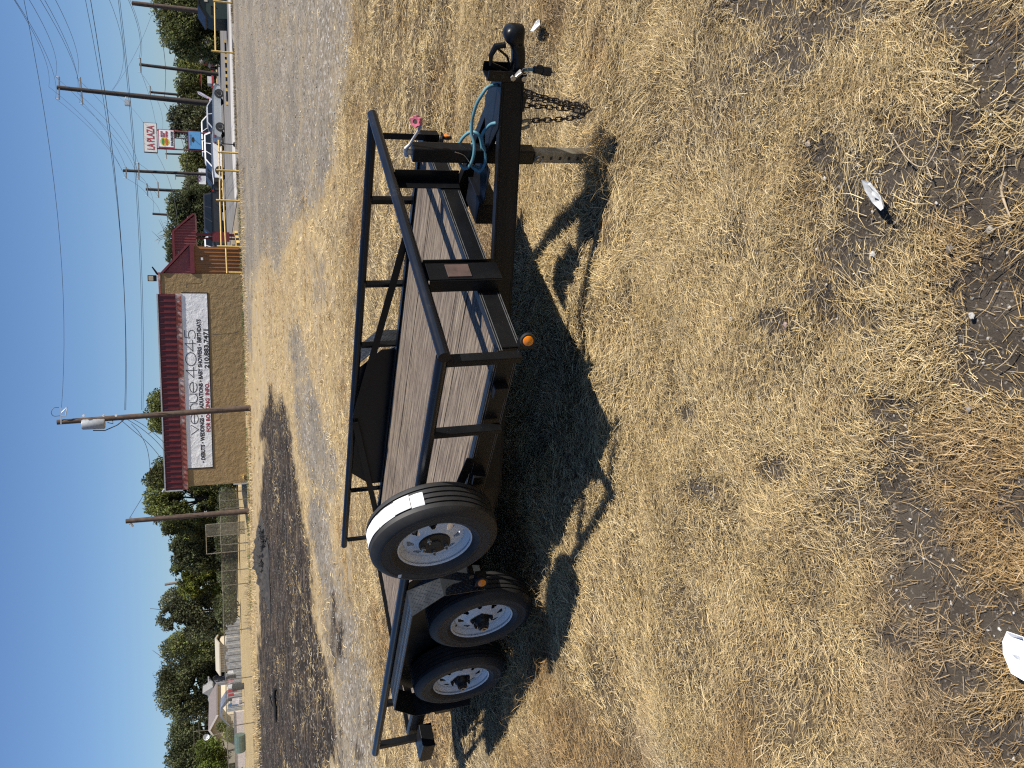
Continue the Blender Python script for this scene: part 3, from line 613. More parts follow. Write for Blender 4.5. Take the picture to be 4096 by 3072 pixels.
def rim_part(parent, fn, hw=.0738, disc=.042, hub=.06):
    # fn(x, y, h) with h outwards; barrel and lips, then a disc with eight triangular holes
    m = MB(fn); m.lathe([(.196, hw*1.02), (.200, hw*1.1), (.205, hw*1.12), (.207, hw*1.05), (.203, hw*.9), (.192, hw*.85), (.186, hw*.72), (.174, .046), (.168, .034), (.166, -.04), (.166, -hw), (.2, -hw*1.1)], lambda x, y, h: (x, y, h), 72)
    NA, NRr = 160, 18; rs = np.linspace(hub, .167, NRr); V = []; F = []
    def hh(r): return disc+.026*math.exp(-((r-.075)/.035)**2)-.006*((r-.12)/.05 if r > .12 else 0)
    for r in rs:
        for k in range(NA):
            t = 2*math.pi*k/NA; V.append((r*math.cos(t), r*math.sin(t), hh(r)))
    for i in range(NRr-1):
        for k in range(NA):
            rc = (rs[i]+rs[i+1])/2; t = ((k+.5)/NA*8) % 1-.5; u = t*2*math.pi/8*rc; v = rc-.128
            if -.019 < v < .021 and abs(u) < .025*(.35+ (v+.019)/.040*.75): continue
            F.append((i*NA+k, i*NA+(k+1) % NA, (i+1)*NA+(k+1) % NA, (i+1)*NA+k))
    m.add(V, F); return m.build('rim', MRIM, parent, smooth=40)
def wheel(name, ac, cc, side, ph=0.0):
    s = -1 if side == 0 else 1; bf = -.108 if side == 0 else WD+.108
    e = bpy.data.objects.new(name, None); COL.objects.link(e); e.parent = TR; e.empty_display_size = .1
    cp, sp = math.cos(ph), math.sin(ph); fn = lambda x, y, h: tl(ac+x*cp-y*sp, bf+s*h, cc+x*sp+y*cp)
    tyre_part(e, fn); rim_part(e, fn)
    MB(fn).lathe([(.0, .140), (.022, .140), (.024, .132), (.034, .130), (.036, .100), (.048, .088), (.052, .066), (.062, .062)], lambda x, y, h: (x, y, h), 24).build('hub', MHUB, e, smooth=40)
    m = MB(fn); m.lathe([(.012, .1415), (.019, .1415), (.019, .139)], lambda x, y, h: (x, y, h), 20); m.build('grease_cap', MSTEEL, e, smooth=40)
    for k in range(5):
        x, y = lugplace(.066, k); m = MB(fn); m.tube([(x, y, .06), (x, y, .084), (x, y, .086), (x, y, .098)], [.013, .013, .008, .007], 6); m.build('lug_nut', MHUB, e)
    m = MB(fn); m.tube([(.17*math.cos(.9), .17*math.sin(.9), -.02), (.172*math.cos(.9), .172*math.sin(.9), .05)], .006, 6); m.build('valve_stem', MRUBBER, e)
    MB(fn).lathe([(.001, -.07), (.16, -.07), (.165, -.03)], lambda x, y, h: (x, y, h), 32).build('brake_drum', MHUB, e, smooth=40)
    return e
WA1, WA2, WC = 2.262, 3.138, -.500
for side in (0, 1): wheel('wheel', WA1+.165*side, WC, side, .2); wheel('wheel', WA2+.165*side, WC+.012, side, 1.1)
for a in (WA1, WA2): T().cyl((a, 0, WC), (a+.165, WD, WC), .032, 12).build('axle', MBLK, TR)
# spare wheel bolted outside the near rail
SB, SA, SC_ = -.135, 1.24, -.066
e = bpy.data.objects.new('spare_wheel', None); COL.objects.link(e); e.parent = TR; e['label'] = 'new spare wheel with a white paper label on its tread'
ph = .25; cp, sp = math.cos(ph), math.sin(ph); sfn = lambda x, y, h: tl(SA+x*cp-y*sp, SB-h, SC_+x*sp+y*cp)
tyre_part(e, sfn, R=.352, w=.215, spare=True); rim_part(e, sfn, hub=.058)
MB(sfn).lathe([(.0, .076), (.086, .076), (.088, .064)], lambda x, y, h: (x, y, h), 40).build('mount_disc', MHUB, e, smooth=30)
MB(sfn).lathe([(.0, .082), (.034, .082), (.036, .076)], lambda x, y, h: (x, y, h), 24).build('centre_cap', MRUBBER, e, smooth=30)
for k in range(5):
    if k == 2: continue
    x, y = lugplace(.066, k, ph=1.0); MB(sfn).tube([(x, y, .072), (x, y, .092), (x, y, .094), (x, y, .106)], [.012, .012, .007, .006], 8).build('lug_nut', MSTEEL, e, smooth=30)
def on_tread(t0, t1, h0, h1, R, name, mat, wob=0.0, n=26):
    m = T(); V = []; F = []
    for i in range(n+1):
        t = t0+(t1-t0)*i/n
        for j in range(5):
            h = h0+(h1-h0)*j/4; r = R+wob*.5*(math.sin(t*9+j)+math.sin(t*23+j*2)); V.append((SA+r*math.cos(t), SB-h, SC_+r*math.sin(t)))
    for i in range(n):
        for j in range(4): F.append((i*5+j, i*5+j+1, (i+1)*5+j+1, (i+1)*5+j))
    o = m.add(V, F).build(name, mat, e, smooth=60); so_ = o.modifiers.new('thick', 'SOLIDIFY'); so_.thickness = .0012; return o
for t0, t1, h0, h1, R_, wb in ((88, 119, -.036, .046, .3535, .0012), (119.6, 139, -.034, .048, .3545, .002), (139.3, 154, -.040, .043, .3538, .0015), (154.6, 166, -.030, .050, .354, .0022)):
    on_tread(math.radians(t0), math.radians(t1), h0, h1, R_, 'paper_label', MPAPER, wb)
def sidewall_text(txt, r, t0, size, fn_parent, ac, bb, cc, flip=1):
    step = size*.78/r
    for k, ch in enumerate(txt):
        if ch == ' ': continue
        t = t0-k*step
        M4 = Matrix(((0,0,0,0),)*4); 
        rad = Vector((math.cos(t), 0, math.sin(t))); tan = Vector((math.sin(t), 0, -math.cos(t)))   # (a, b, c)
        x = Vector((-tan.x, 0, tan.z)); yv = Vector((-rad.x, 0, rad.z)); zv = Vector((0, -1, 0)); p = Vector(tl(ac+r*rad.x, bb, cc+r*rad.z))
        M4 = Matrix(((x.x, yv.x, zv.x, p.x), (x.y, yv.y, zv.y, p.y), (x.z, yv.z, zv.z, p.z), (0,0,0,1)))
        text_mesh('sidewall_letter', ch, size, MTLET, fn_parent, M4, bold=.0004, depth=.0012)
MTLET = simple('tyre_lettering', (.038,.036,.033), .5)
sidewall_text('ST225/80R15', .262, math.radians(20), .028, e, SA, SB-.1065, SC_); sidewall_text('RADIAL TRAILER', .262, math.radians(182), .026, e, SA, SB-.1065, SC_)
m = T(); m.hexa([(SA+.21+q[0], SB-.109-q[2], SC_+.17+q[1]) for q in ((0,0,0),(.032,0,0),(.032,.018,0),(0,.018,0),(0,0,.001),(.032,0,.001),(.032,.018,.001),(0,.018,.001))]); m.build('barcode_sticker', MPAPER, e)
m = T(); m.bar((SA, .0, SC_), (SA, .062, -.33), .05, .02); m.box(SA-.05, SA+.05, SB+.02, .0, SC_-.045, SC_+.045); m.build('spare_mount', MBLK, TR)
# fenders with raised tread pattern
def fender(side):
    da = 0.0 if side == 0 else .165
    s = 1 if side == 0 else -1; bo = -.212 if side == 0 else WD+.212; bi = -.036 if side == 0 else WD+.036
    P = [(a+da, c) for a, c in ((1.812, -.445), (1.815, -.187), (2.011, -.014), (3.372, -.016), (3.56, -.19), (3.56, -.30))]
    m = T(); t = .006
    for (a0, c0), (a1, c1) in zip(P, P[1:]):
        d = Vector((a1-a0, 0, c1-c0)).normalized(); nn = Vector((-d.z, 0, d.x)); nn = nn if (nn.z > 0 or (abs(nn.z) < .2 and nn.x*(a0-2.7-da) > 0)) else -nn
        a, b = sorted((bi, bo)); m.hexa([(a0-nn.x*t, a, c0-nn.z*t), (a1-nn.x*t, a, c1-nn.z*t), (a1-nn.x*t, b, c1-nn.z*t), (a0-nn.x*t, b, c0-nn.z*t), (a0, a, c0), (a1, a, c1), (a1, b, c1), (a0, b, c0)])
    f = m.build('fender', MDPLATE, TR)
    m = T(); rows = 0
    for (a0, c0), (a1, c1) in zip(P, P[1:]):
        d = Vector((a1-a0, 0, c1-c0)); L = d.length; d.normalize(); nn = Vector((-d.z, 0, d.x)); nn = nn if (nn.z > 0 or (abs(nn.z) < .2 and nn.x*(a0-2.7-da) > 0)) else -nn
        y = .014
        while y < L-.012:
            x = .012+(rows % 2)*.0145
            while x < abs(bo-bi)-.010:
                p = Vector((a0, 0, c0))+d*y; b = min(bi, bo)+x; sg = 1 if (rows+int(x/.029)) % 2 else -1
                ax = (d*.011+Vector((0, sg*.006, 0))); sd = (d*(-sg*.0022)+Vector((0, .0040, 0))); q = p+Vector((0, b, 0)); up = nn*.0028
                m.add([q-ax, q+sd, q+ax, q-sd, q-ax*.45+up, q+ax*.45+up], [(0,1,4),(1,5,4),(1,2,5),(2,3,5),(3,4,5),(3,0,4)])
                x += .029
            y += .017; rows += 1
    m.build('tread_pattern', MDPLATE, f, kind='stuff')
    m = T(); ip = [(a+da, c) for a, c in ((1.82, -.40), (1.82, -.19), (2.012, -.021), (3.371, -.023), (3.555, -.192), (3.555, -.30), (3.5, -.40))]
    m.prism(ip, lambda u, v, dd: (u, dd, v), *sorted((bi+s*.040, bi+s*.046))); m.build('fender_skirt', MBLK, TR)
    return f
fender(0); fender(1)
# lamps
def marker(ac, bc, cc, n, name='side_marker', mat=MAMBER, r=.026):
    n = Vector(n).normalized(); u = n.orthogonal().normalized(); v = n.cross(u); p = Vector((ac, bc, cc)); fn = lambda x, y, h: tl(*(p+u*x+v*y+n*h))
    e = bpy.data.objects.new(name, None); COL.objects.link(e); e.parent = TR
    MB(fn).lathe([(.0, .0), (r*1.35, .0), (r*1.42, .006), (r*1.3, .018), (r*1.05, .018), (r*1.02, .012)], lambda x, y, h: (x, y, h), 28).build('lamp_grommet', MRUBBER, e, smooth=40)
    MB(fn).lathe([(.0, .026), (r*.6, .025), (r*.95, .021), (r*1.0, .012)], lambda x, y, h: (x, y, h), 28).build('lamp_lens', mat, e, smooth=50)
marker(-.012, .045, -.413, (-.35, -1, .1)); marker(1.715, -.206, -.405, (-.35, -1, .1))
marker(.02, WD-.20, -.42, (-1, .35, .0))
for bx in ((.0, .04, .03, .075, -.45, -.378), (1.69, 1.80, -.198, -.15, -.44, -.375), (1.665, 1.70, -.19, -.12, -.36, -.33), (-.01, .044, WD-.23, WD-.17, -.40, -.39)): T().box(*bx).build('lamp_bracket', MBLK, TR, bevel=.002)
for side in (0, 1):
    b0, b1 = (-.16, .03) if side == 0 else (WD-.03, WD+.16)
    m = T(); m.box(4.38, 4.70, b0, b1, -.45, -.345); tb = m.build('tail_lamp_box', MBLK, TR, bevel=.003)
    m = T(); m.lathe([(.0, .012), (.05, .01), (.055, .0)], lambda x, y, h: (4.70+h, (b0+b1)/2+x*1.2, -.398+y*.75), 24); m.build('lamp_lens', MRED, tb, smooth=50)
m = T(); m.box(3.66, 3.72, .02, .06, -.62, -.396); m.box(3.60, 3.92, .05, .058, -.60, -.42); m.box(3.95, 4.15, .0, .08, -.60, -.45); m.build('ramp_holder', MBLK, TR, bevel=.003)
m = T()
for a in (WA1, WA2, 2.70):
    for b in (.11, WD-.11): m.bar((a-.22, b, -.43), (a, b, -.50), .05, .02); m.bar((a+.22, b, -.43), (a, b, -.50), .05, .02)
m.build('leaf_spring', MBLK, TR)
# mud flap bracket behind the wheels
m = T(); m.box(3.575, 3.58, -.20, .02, -.62, -.30); m.build('mud_flap', MRUBBER, TR)
# ---------------------------------------------------------------- background: materials
MTAN = None
def mk_stucco(name, col, sc=9., str_=.8):
    M, nt, b = newmat(name, col, .9, spec=.15); v = coords(nt); n = noise(nt, v, 2.2, 5, .6); d = noise(nt, v, sc*.35, 5, .65)
    c = ramp(nt, n, [(.3, tuple(x*.88 for x in col)), (.7, tuple(min(1, x*1.08) for x in col))]); nt.links.new(c, b.inputs['Base Color'])
    bump(nt, b, ramp(nt, d, [(.42, 0.), (.62, 1.)]), str_, .05); return M
MTAN = mk_stucco('tan_stucco', (.30,.212,.108), 9., .4); MBOARD = mk_stucco('white_painted_stucco', (.80,.805,.81), 9., .3)
MREDM = simple('red_metal_roofing', (.105,.016,.018), .42, var=.2, scale=3); MREDT = simple('peeling_red_trim', (.30,.085,.065), .6, var=.2, scale=4, dirt=((.72,.69,.66), .9))
MREDP = simple('dark_red_paint', (.14,.022,.03), .5); MRED2 = simple('faded_red_metal', (.26,.062,.065), .5, var=.15, scale=2)
MBRN = simple('brown_metal_siding', (.27,.115,.036), .5, var=.12, scale=2); MGREYT = simple('grey_metal_trim', (.42,.44,.46), .45, .3)
MINK = simple('black_sign_paint', (.012,.012,.013), .7); MINKR = simple('maroon_sign_paint', (.26,.02,.035), .7); MINKL = simple('thin_grey_sign_paint', (.06,.065,.07), .7)
MPOLE = simple('creosoted_pole_wood', (.085,.058,.042), .9, var=.4, scale=5); MPOLED = simple('dark_pole_wood', (.042,.033,.028), .9, var=.4, scale=5); MARM = simple('grey_crossarm_wood', (.17,.15,.13), .9, var=.3)
MWIRE = simple('wire_insulation', (.035,.035,.04), .6); MGREYB = simple('grey_transformer_paint', (.30,.32,.34), .5); MPORC = simple('porcelain', (.65,.64,.62), .3)
MGLASSD, _nt, _b = newmat('dark_window_glass', (.012,.015,.018), .06)
MPIPEY = simple('yellow_pipe_paint', (.62,.42,.13), .5, var=.15, scale=6, dirt=((.28,.20,.10), .5))
MCONC = simple('pale_concrete', (.42,.40,.37), .9, var=.16, scale=.5, dirt=((.20,.19,.175), .6)); MASPH = simple('worn_asphalt', (.15,.14,.13), .95, var=.2, scale=.7)
MGREEN = simple('dark_green_paint', (.006,.018,.015), .55, var=.2); MBLUE = simple('blue_sign_face', (.10,.30,.55), .5, var=.05); MYEL = simple('yellow_logo_paint', (.66,.50,.05), .6)
MGRN2 = simple('green_logo_paint', (.05,.22,.06), .6); MREDS = simple('red_sign_paint', (.36,.03,.04), .6); MORG = simple('orange_logo_paint', (.5,.12,.03), .6); MSIGNW = simple('sign_white', (.66,.64,.60), .55, var=.06)
MLEAF = mk_attr('leaf_foliage', rough=.7, trans=.35, spec=.12); MBARK = simple('bark', (.075,.06,.048), .95, var=.4, scale=6)

# ---------------------------------------------------------------- the venue building
WR = at(952, 1097, 50.0); WL = at(978, 1930, 52.0); WR.z = WL.z = float(gz(50.6))
WLEN = (WR-WL).length; WE = (WR-WL).normalized(); WN = Vector((WE.y, -WE.x, 0)); WN = -WN if WN.y > 0 else WN       # WN looks at the camera
def wsz(x, y):                                        # photo pixel -> (along the wall, height)
    d = Vector(ray(x, y)); t = ((WL-Vector((0,0,CAMH))).dot(WN))/d.dot(WN); p = Vector((0,0,CAMH))+d*t-WL
    return p.dot(WE), p.z
def wp(s, h, o): return WE*s+Vector((0,0,h))+WN*o     # local to the building's empty
BLD = empty('venue_building', WL, 'low tan stucco event hall with red metal mansard and painted white wall sign', 'building')
def WMB(): return MB(wp)
top = wsz(640, 1097)[1]; topL = wsz(728, 1930)[1]
m = WMB(); m.hexa([(0,0,-9),(WLEN,0,-9),(WLEN,0,0),(0,0,0),(0,top,-9),(WLEN,top,-9),(WLEN,top,0),(0,top,0)]); m.build('wall', MTAN, BLD)
def wbox(m, s0, s1, h0, h1, o0, o1): return m.hexa([(s0,h0,o0),(s1,h0,o0),(s1,h0,o1),(s0,h0,o1),(s0,h1,o0),(s1,h1,o0),(s1,h1,o1),(s0,h1,o1)])
m = WMB(); wbox(m, WLEN*.0+wsz(640,1176)[0], WLEN+.04, top-.0, top+.10, -.30, .05); m.build('wall_coping', MREDT, BLD)
# mansard: sheets with standing seams, fascia, ridge and end trim
sR, hTR = wsz(632, 1176); sL, hTL = wsz(662, 1934); hB = (wsz(703, 1178)[1]+wsz(728, 1932)[1])/2; hT = (hTR+hTL)/2
sL = min(sL, -.15)
m = WMB(); m.hexa([(sL,hB,.005),(sR,hB,.005),(sR,hB,.09),(sL,hB,.09),(sL,hT,.005),(sR,hT,.005),(sR,hT,.04),(sL,hT,.04)]); man = m.build('mansard', MREDM, BLD)
nS = 37
for k in range(nS):
    s = sL+.15+(sR-sL-.25)*k/(nS-1); m = WMB(); m.hexa([(s-.03,hB+.03,.08),(s+.03,hB+.03,.08),(s+.022,hB+.03,.15),(s-.022,hB+.03,.15),(s-.03,hT-.02,.035),(s+.03,hT-.02,.035),(s+.022,hT-.02,.10),(s-.022,hT-.02,.10)]); m.build('roof_seam', MREDM, man)
m = WMB(); wbox(m, sL-.03, sR+.02, hT, hT+.07, -.02, .12); m.hexa([(sL-.07,hB-.02,.0),(sL-.005,hB-.02,.0),(sL-.005,hB-.02,.16),(sL-.07,hB-.02,.16),(sL-.07,hT+.02,.0),(sL-.005,hT+.02,.0),(sL-.005,hT+.02,.12),(sL-.07,hT+.02,.12)]); m.build('roof_trim', MGREYT, BLD)
fb = hB-.30
m = WMB(); wbox(m, sL-.02, sR+.03, fb, hB-.003, .005, .07); m.build('fascia', MREDT, BLD)
# painted sign on the wall
b_ = [wsz(710, 1174), wsz(825, 1173), wsz(853, 1869), wsz(743, 1871)]
s1, s0 = (b_[0][0]+b_[1][0])/2, (b_[2][0]+b_[3][0])/2; h1 = hB-.31; h0 = (b_[1][1]+b_[2][1])/2
m = WMB(); wbox(m, s0, s1, h0, h1, .002, .02); SG = m.build('painted_sign', MBOARD, BLD)
m = WMB(); wbox(m, s0-.06, s1+.06, h0-.06, h0, .002, .024); wbox(m, s0-.06, s0, h0, h1, .002, .024); wbox(m, s1, s1+.06, h0, h1, .002, .024); m.build('sign_border', MINK, SG)
def wmat(s, h, o=.022): 
    M4 = Matrix.Identity(4); p = wp(s, h, o)
    for i in range(3): M4[i][0] = WE[i]; M4[i][1] = (0,0,1)[i]; M4[i][2] = WN[i]; M4[i][3] = p[i]
    return M4
def wtext(txt, xl, yl, xr, yr, cap, mat, bold=0.0):
    a, c = wsz(xl, yl), wsz(xr, yr); h = (a[1]+c[1])/2
    return text_mesh('sign_lettering', txt, cap/.70, mat, SG, wmat(a[0], h), bold=bold, depth=.003, width=c[0]-a[0])
wtext('• DEBUTS • WEDDINGS • GRADUATIONS • BABY SHOWERS • BIRTHDAYS', 820, 1850, 803, 1277, .215, MINK, .012)
wtext('FOR BOOKING  INFO.', 842, 1726, 835.5, 1530, .215, MINKR, .012); wtext('210.883.7471', 834, 1473, 832.5, 1317, .235, MINK, .012)
# thin round lettering drawn as strokes: v e n u e  4 0 4 5
def arc(cx, cy, rx, ry, a0, a1, n=18): return [(cx+rx*math.cos(math.radians(a0+(a1-a0)*i/n)), cy+ry*math.sin(math.radians(a0+(a1-a0)*i/n))) for i in range(n+1)]
GL = {'v': ([[(0,.72),(.36,0),(.72,.72)]], .80), 'e': ([[(.0,.37)]+[(.76,.37)]+arc(.38,.36,.38,.36,0,320)], .86), 'n': ([[(0,0),(0,.72)], [(0,0),(0,.36)]+arc(.32,.40,.32,.32,180,0)+[(.64,0)]], .74),
      'u': ([[(0,.72),(0,.32)]+arc(.32,.32,.32,.32,180,360)+[(.64,.72)], [(.64,0),(.64,.72)]], .76), '4': ([[(.56,0),(.56,1.0),(0,.28),(.80,.28)]], .90), '0': ([arc(.48,.5,.48,.5,0,360,30)], 1.06),
      '5': ([[(.62,1.0),(.14,1.0),(.06,.55)]+arc(.30,.33,.34,.33,130,-140)], .72), ' ': ([], .22)}
wtot = sum(GL[c][1] for c in 'venue 4045'); a_, c_ = wsz(792, 1737), wsz(777, 1316); sc_ = (c_[0]-a_[0])/wtot; hh = .56; x0 = a_[0]; base = a_[1]-.04
for ch in 'venue 4045':
    m = WMB()
    for st in GL[ch][0]:
        for p, q in zip(st, st[1:]):
            P = Vector((x0+p[0]*sc_, base+p[1]*hh)); Q = Vector((x0+q[0]*sc_, base+q[1]*hh)); d = (Q-P); L = d.length
            if L < 1e-5: continue
            d /= L; nn = Vector((-d.y, d.x))*.021; P -= d*.012; Q += d*.012
            m.hexa([(P.x-nn.x,P.y-nn.y,.021),(Q.x-nn.x,Q.y-nn.y,.021),(Q.x+nn.x,Q.y+nn.y,.021),(P.x+nn.x,P.y+nn.y,.021),(P.x-nn.x,P.y-nn.y,.025),(Q.x-nn.x,Q.y-nn.y,.025),(Q.x+nn.x,Q.y+nn.y,.025),(P.x+nn.x,P.y+nn.y,.025)])
    if GL[ch][0]: m.build('sign_lettering', MINKL, SG)
    x0 += GL[ch][1]*sc_
# porch with red gable and brown shed at the right end, behind it the red canopy
pw0, pw1 = WLEN+.02, WLEN+.02+(at(947, 992, 50)-at(950, 1097, 50)).length
PD = -.14
ph_ = wsz(768, 1095)[1]
m = WMB(); wbox(m, pw0, pw1, 0, ph_-.15, PD-2.5, PD); SH = m.build('shed_wall', MBRN, BLD)
for k in range(7):
    s = pw0+.12+(pw1-pw0-.24)*k/6; m = WMB(); m.hexa([(s-.04,.0,PD),(s+.04,.0,PD),(s+.02,.0,PD+.05),(s-.02,.0,PD+.05),(s-.04,ph_-.2,PD),(s+.04,ph_-.2,PD),(s+.02,ph_-.2,PD+.05),(s-.02,ph_-.2,PD+.05)]); m.build('siding_rib', MBRN, SH)
m = WMB(); wbox(m, pw0, pw1+.12, ph_-.15, ph_+.08, PD-2.6, PD+.22); m.build('porch_fascia', MREDP, BLD)
s_t, h_t = wsz(661, 1094); 
m = WMB(); m.prism([(pw0, ph_+.08), (pw1-.02, ph_+.08), (pw0+.05, h_t), (pw0, h_t)], lambda u, v, d: (u, v, d), PD-2.4, PD+.05); GA = m.build('porch_gable', MRED2, BLD)
m = WMB(); d0 = Vector((pw1+.10, ph_+.06)); d1 = Vector((pw0, h_t+.10)); m.hexa([(d0.x,d0.y,PD-2.4),(d1.x,d1.y,PD-2.4),(d1.x,d1.y,PD+.22),(d0.x,d0.y,PD+.22),(d0.x,d0.y+.16,PD-2.4),(d1.x,d1.y+.16,PD-2.4),(d1.x,d1.y+.16,PD+.22),(d0.x,d0.y+.16,PD+.22)]); m.build('porch_roof', MREDP, BLD)
for k in range(9):
    s = pw0+.1+(pw1-pw0-.3)*k/9; hgt = ph_+.08+(h_t-ph_-.08)*(1-(s-pw0)/(pw1-pw0))
    m = WMB(); wbox(m, s-.018, s+.018, ph_+.08, hgt, PD+.05, PD+.08); m.build('roof_seam', MRED2, GA)
m = WMB(); wbox(m, pw0+.75, pw0+.9, ph_-.62, ph_-.5, PD+.02, PD+.16); m.build('wall_lamp', MPORC, BLD)
# canopy: second gabled roof further back on a red post
CD = -10.
def csz(x, y):
    d = Vector(ray(x, y)); t = ((WL+WN*CD-Vector((0,0,CAMH))).dot(WN))/d.dot(WN); p = Vector((0,0,CAMH))+d*t-WL
    return p.dot(WE), p.z
cl, ch_ = csz(776, 1060); cr = csz(780, 862); ct = csz(697, 925); ct2 = csz(700, 1060); low = csz(780, 862)[1]
m = WMB(); m.prism([(cl, low), (cr[0], low), (ct[0], ct[1]), (cl, ct[1])], lambda u, v, d: (u, v, d), CD-6, CD); CN = m.build('canopy_roof', MRED2, BLD)
n_ = 17
for k in range(n_):
    s = cl+.15+(cr[0]-cl-.4)*k/(n_-1); hg = ct[1] if s < ct[0] else low+(ct[1]-low)*(cr[0]-s)/(cr[0]-ct[0])
    m = WMB(); wbox(m, s-.03, s+.03, low, hg, CD, CD+.07); m.build('roof_seam', MRED2, CN)
m = WMB(); m.hexa([(ct[0],ct[1],CD-6),(cr[0]+.15,low-.02,CD-6),(cr[0]+.15,low-.02,CD+.2),(ct[0],ct[1],CD+.2),(ct[0],ct[1]+.16,CD-6),(cr[0]+.15,low+.14,CD-6),(cr[0]+.15,low+.14,CD+.2),(ct[0],ct[1]+.16,CD+.2)]); wbox(m, cl, ct[0], ct[1], ct[1]+.15, CD-6, CD+.2); m.build('canopy_trim', MREDP, BLD)
m = WMB(); wbox(m, cl, csz(790, 985)[0], csz(802, 985)[1], low-.004, CD-.4, CD-.1); pp = csz(800, 937); wbox(m, pp[0]-.10, pp[0]+.10, 0, low, CD-.4, CD-.2); qb = csz(890, 940); wbox(m, qb[0]-.45, qb[0]+.2, qb[1]-.45, qb[1]+.65, CD-.5, CD-.1); pp2 = csz(800, 952); wbox(m, pp2[0]-.06, pp2[0]+.06, 0, low, CD-.6, CD-.5); m.build('canopy_post', MREDP, BLD)
# flood light and conduit on the parapet, crack lines, spout
MBEIGE0 = simple('lamp_diffuser', (.40,.36,.27), .4); FL = wsz(620, 1112); m = WMB(); fs, fh = wsz(607, 1113)
FLO = empty('flood_light', WL+wp(fs, top+.10, -.1), 'black square flood light standing on the parapet of the tan building', 'lamp')
def fl(x, y, z): return WE*x+WN*y+Vector((0,0,z))
hF0 = wsz(626, 1113)[1]-top-.10; hF1 = wsz(590, 1113)[1]-top-.10
m = MB(fl); m.box(-.17, .17, -.06, .06, hF0, hF1); m.build('lamp_housing', MBLK, FLO, bevel=.02)
m = MB(fl); m.box(-.13, .13, .06, .07, hF0+.17, hF1-.05); m.build('lamp_glass', MBEIGE0, FLO)
m = MB(fl)
for s in (-.1, -.04, .03, .09): m.box(s-.008, s+.008, -.02, .0, 0, hF0)
m.build('bracket', MBLK, FLO)
an = empty('bent_pipe', WL+wp(WLEN-.1, top+.10, -.2), 'short bent dark pipe sticking up from the corner of the parapet', 'pipe')
m = MB(fl); a1 = wsz(608, 1063); a0 = wsz(633, 1095); m.tube([(0,0,0), (.06, 0, .06), (a1[0]-a0[0], 0, a1[1]-a0[1])], [.05, .06, .035], 8); m.build('pipe', MBLK, an)
m = WMB(); wbox(m, .28, .42, .20, .27, 0, .30); wbox(m, .44, .49, .16, .38, 0, .05); m.build('wall_spout', MPIPEY, BLD)
m = WMB(); sd = wsz(900, 1925)[0]; wbox(m, -.10, -.01, 0, .8, -.1, .02); m.tube([(-.05, topL+.2, -.02), (-.05, topL+.75, -.02), (-.10, topL+1.0, -.02), (-.25, topL+1.08, -.02)], .05, 8); m.build('conduit', MGREYT, BLD)
CRK = WMB()
for pts in ([(745,1150),(748,1135),(800,1133),(810,1128)], [(640,1150),(648,1100)], [(850,1338),(905,1335),(945,1330),(955,1325)]):
    for p, q in zip(pts, pts[1:]):
        a, b = wsz(*p), wsz(*q); CRK.bar((a[0], a[1], .003), (b[0], b[1], .003), .018, .004, up=(0, 0, 1))
CRK.build('wall_crack', MINKL, BLD)

# ---------------------------------------------------------------- parking area and yellow pipe fence
def strip(name, rows, mat, dz, label, kind='structure'):
    V = []; F = []
    for i, (a, b) in enumerate(rows):
        for p in (a, b): V.append((p[0], p[1], float(gz(p[1]))+dz))
    for i in range(len(rows)-1): F.append((2*i, 2*i+1, 2*i+3, 2*i+2))
    m = MB(); m.add(V, F); o = m.build(name, mat); o['kind'] = kind; o['label'] = label; return o
strip('parking_area', [((11.9, 51.4), (12.4, 100.)), ((70., 51.4), (110., 100.))], MASPH, .02, 'worn asphalt parking area behind the yellow pipe fence')
strip('concrete_apron', [((12.3+k*4., 51.7), (12.3+k*4., 57.+1.6*math.sin(k*1.3)+.35*k)) for k in range(0, 12)], MCONC, .026, 'pale concrete apron along the parking area')
def kerb():
    m = MB(); P = [(12.2+k*3., 51.4) for k in range(16)]
    for p, q in zip(P, P[1:]): m.bar((p[0], p[1], float(gz(p[1]))+.03), (q[0], q[1], float(gz(q[1]))+.03), .16, .14)
    o = m.build('kerb', MCONC); o['kind'] = 'structure'; o['label'] = 'low concrete kerb at the edge of the lot'
kerb()
PF = empty('pipe_fence', at(947, 985, 51), 'yellow painted steel pipe fence with rails along the parking area', 'fence')
def onfence(y): return 49.2+.0018*max(0, 1093-y)
inv = PF.location.copy()
def PFM(): return MB(lambda *p: Vector(p)-inv)
def fpost(y, xt, r=.055, mat=None):
    Y = onfence(y); t = at(xt, y, Y); g = Vector((t.x, t.y, float(gz(Y))-.05)); PFM().tube([g, t], r, 8).build('fence_post', mat or MPIPEY, PF)
for y, xt in ((3, 852), (203, 845), (608, 872), (680, 865), (800, 864), (985, 868), (1090, 915)): fpost(y, xt)
def frail(pts):
    PFM().tube([at(x, y, onfence(y)+.03) for x, y in pts], .042, 8).build('fence_rail', MPIPEY, PF)
frail([(857, -60), (858, 0), (862, 203)]); frail([(874, 560), (877, 608), (880, 800), (885, 985)]); frail([(886, 585), (889, 680), (897, 850), (908, 1093)])
cp_ = at(890, 575, 53); m = MB(lambda *p: Vector(p)-Vector((cp_.x, cp_.y, float(gz(53))))); g = Vector((cp_.x, cp_.y, float(gz(53))))
BO = empty('bollard', g, 'thin dark bollard with a black ball base beside the drive', 'bollard'); m.tube([g, cp_], .03, 6); m.build('post', MBLK, BO); m = MB(lambda *p: Vector(p)-g); m.lathe([(0, .18), (.12, .14), (.16, .02), (.16, -.04)], lambda x, y, h: g+Vector((x, y, h)), 12); m.build('base', MBLK, BO)
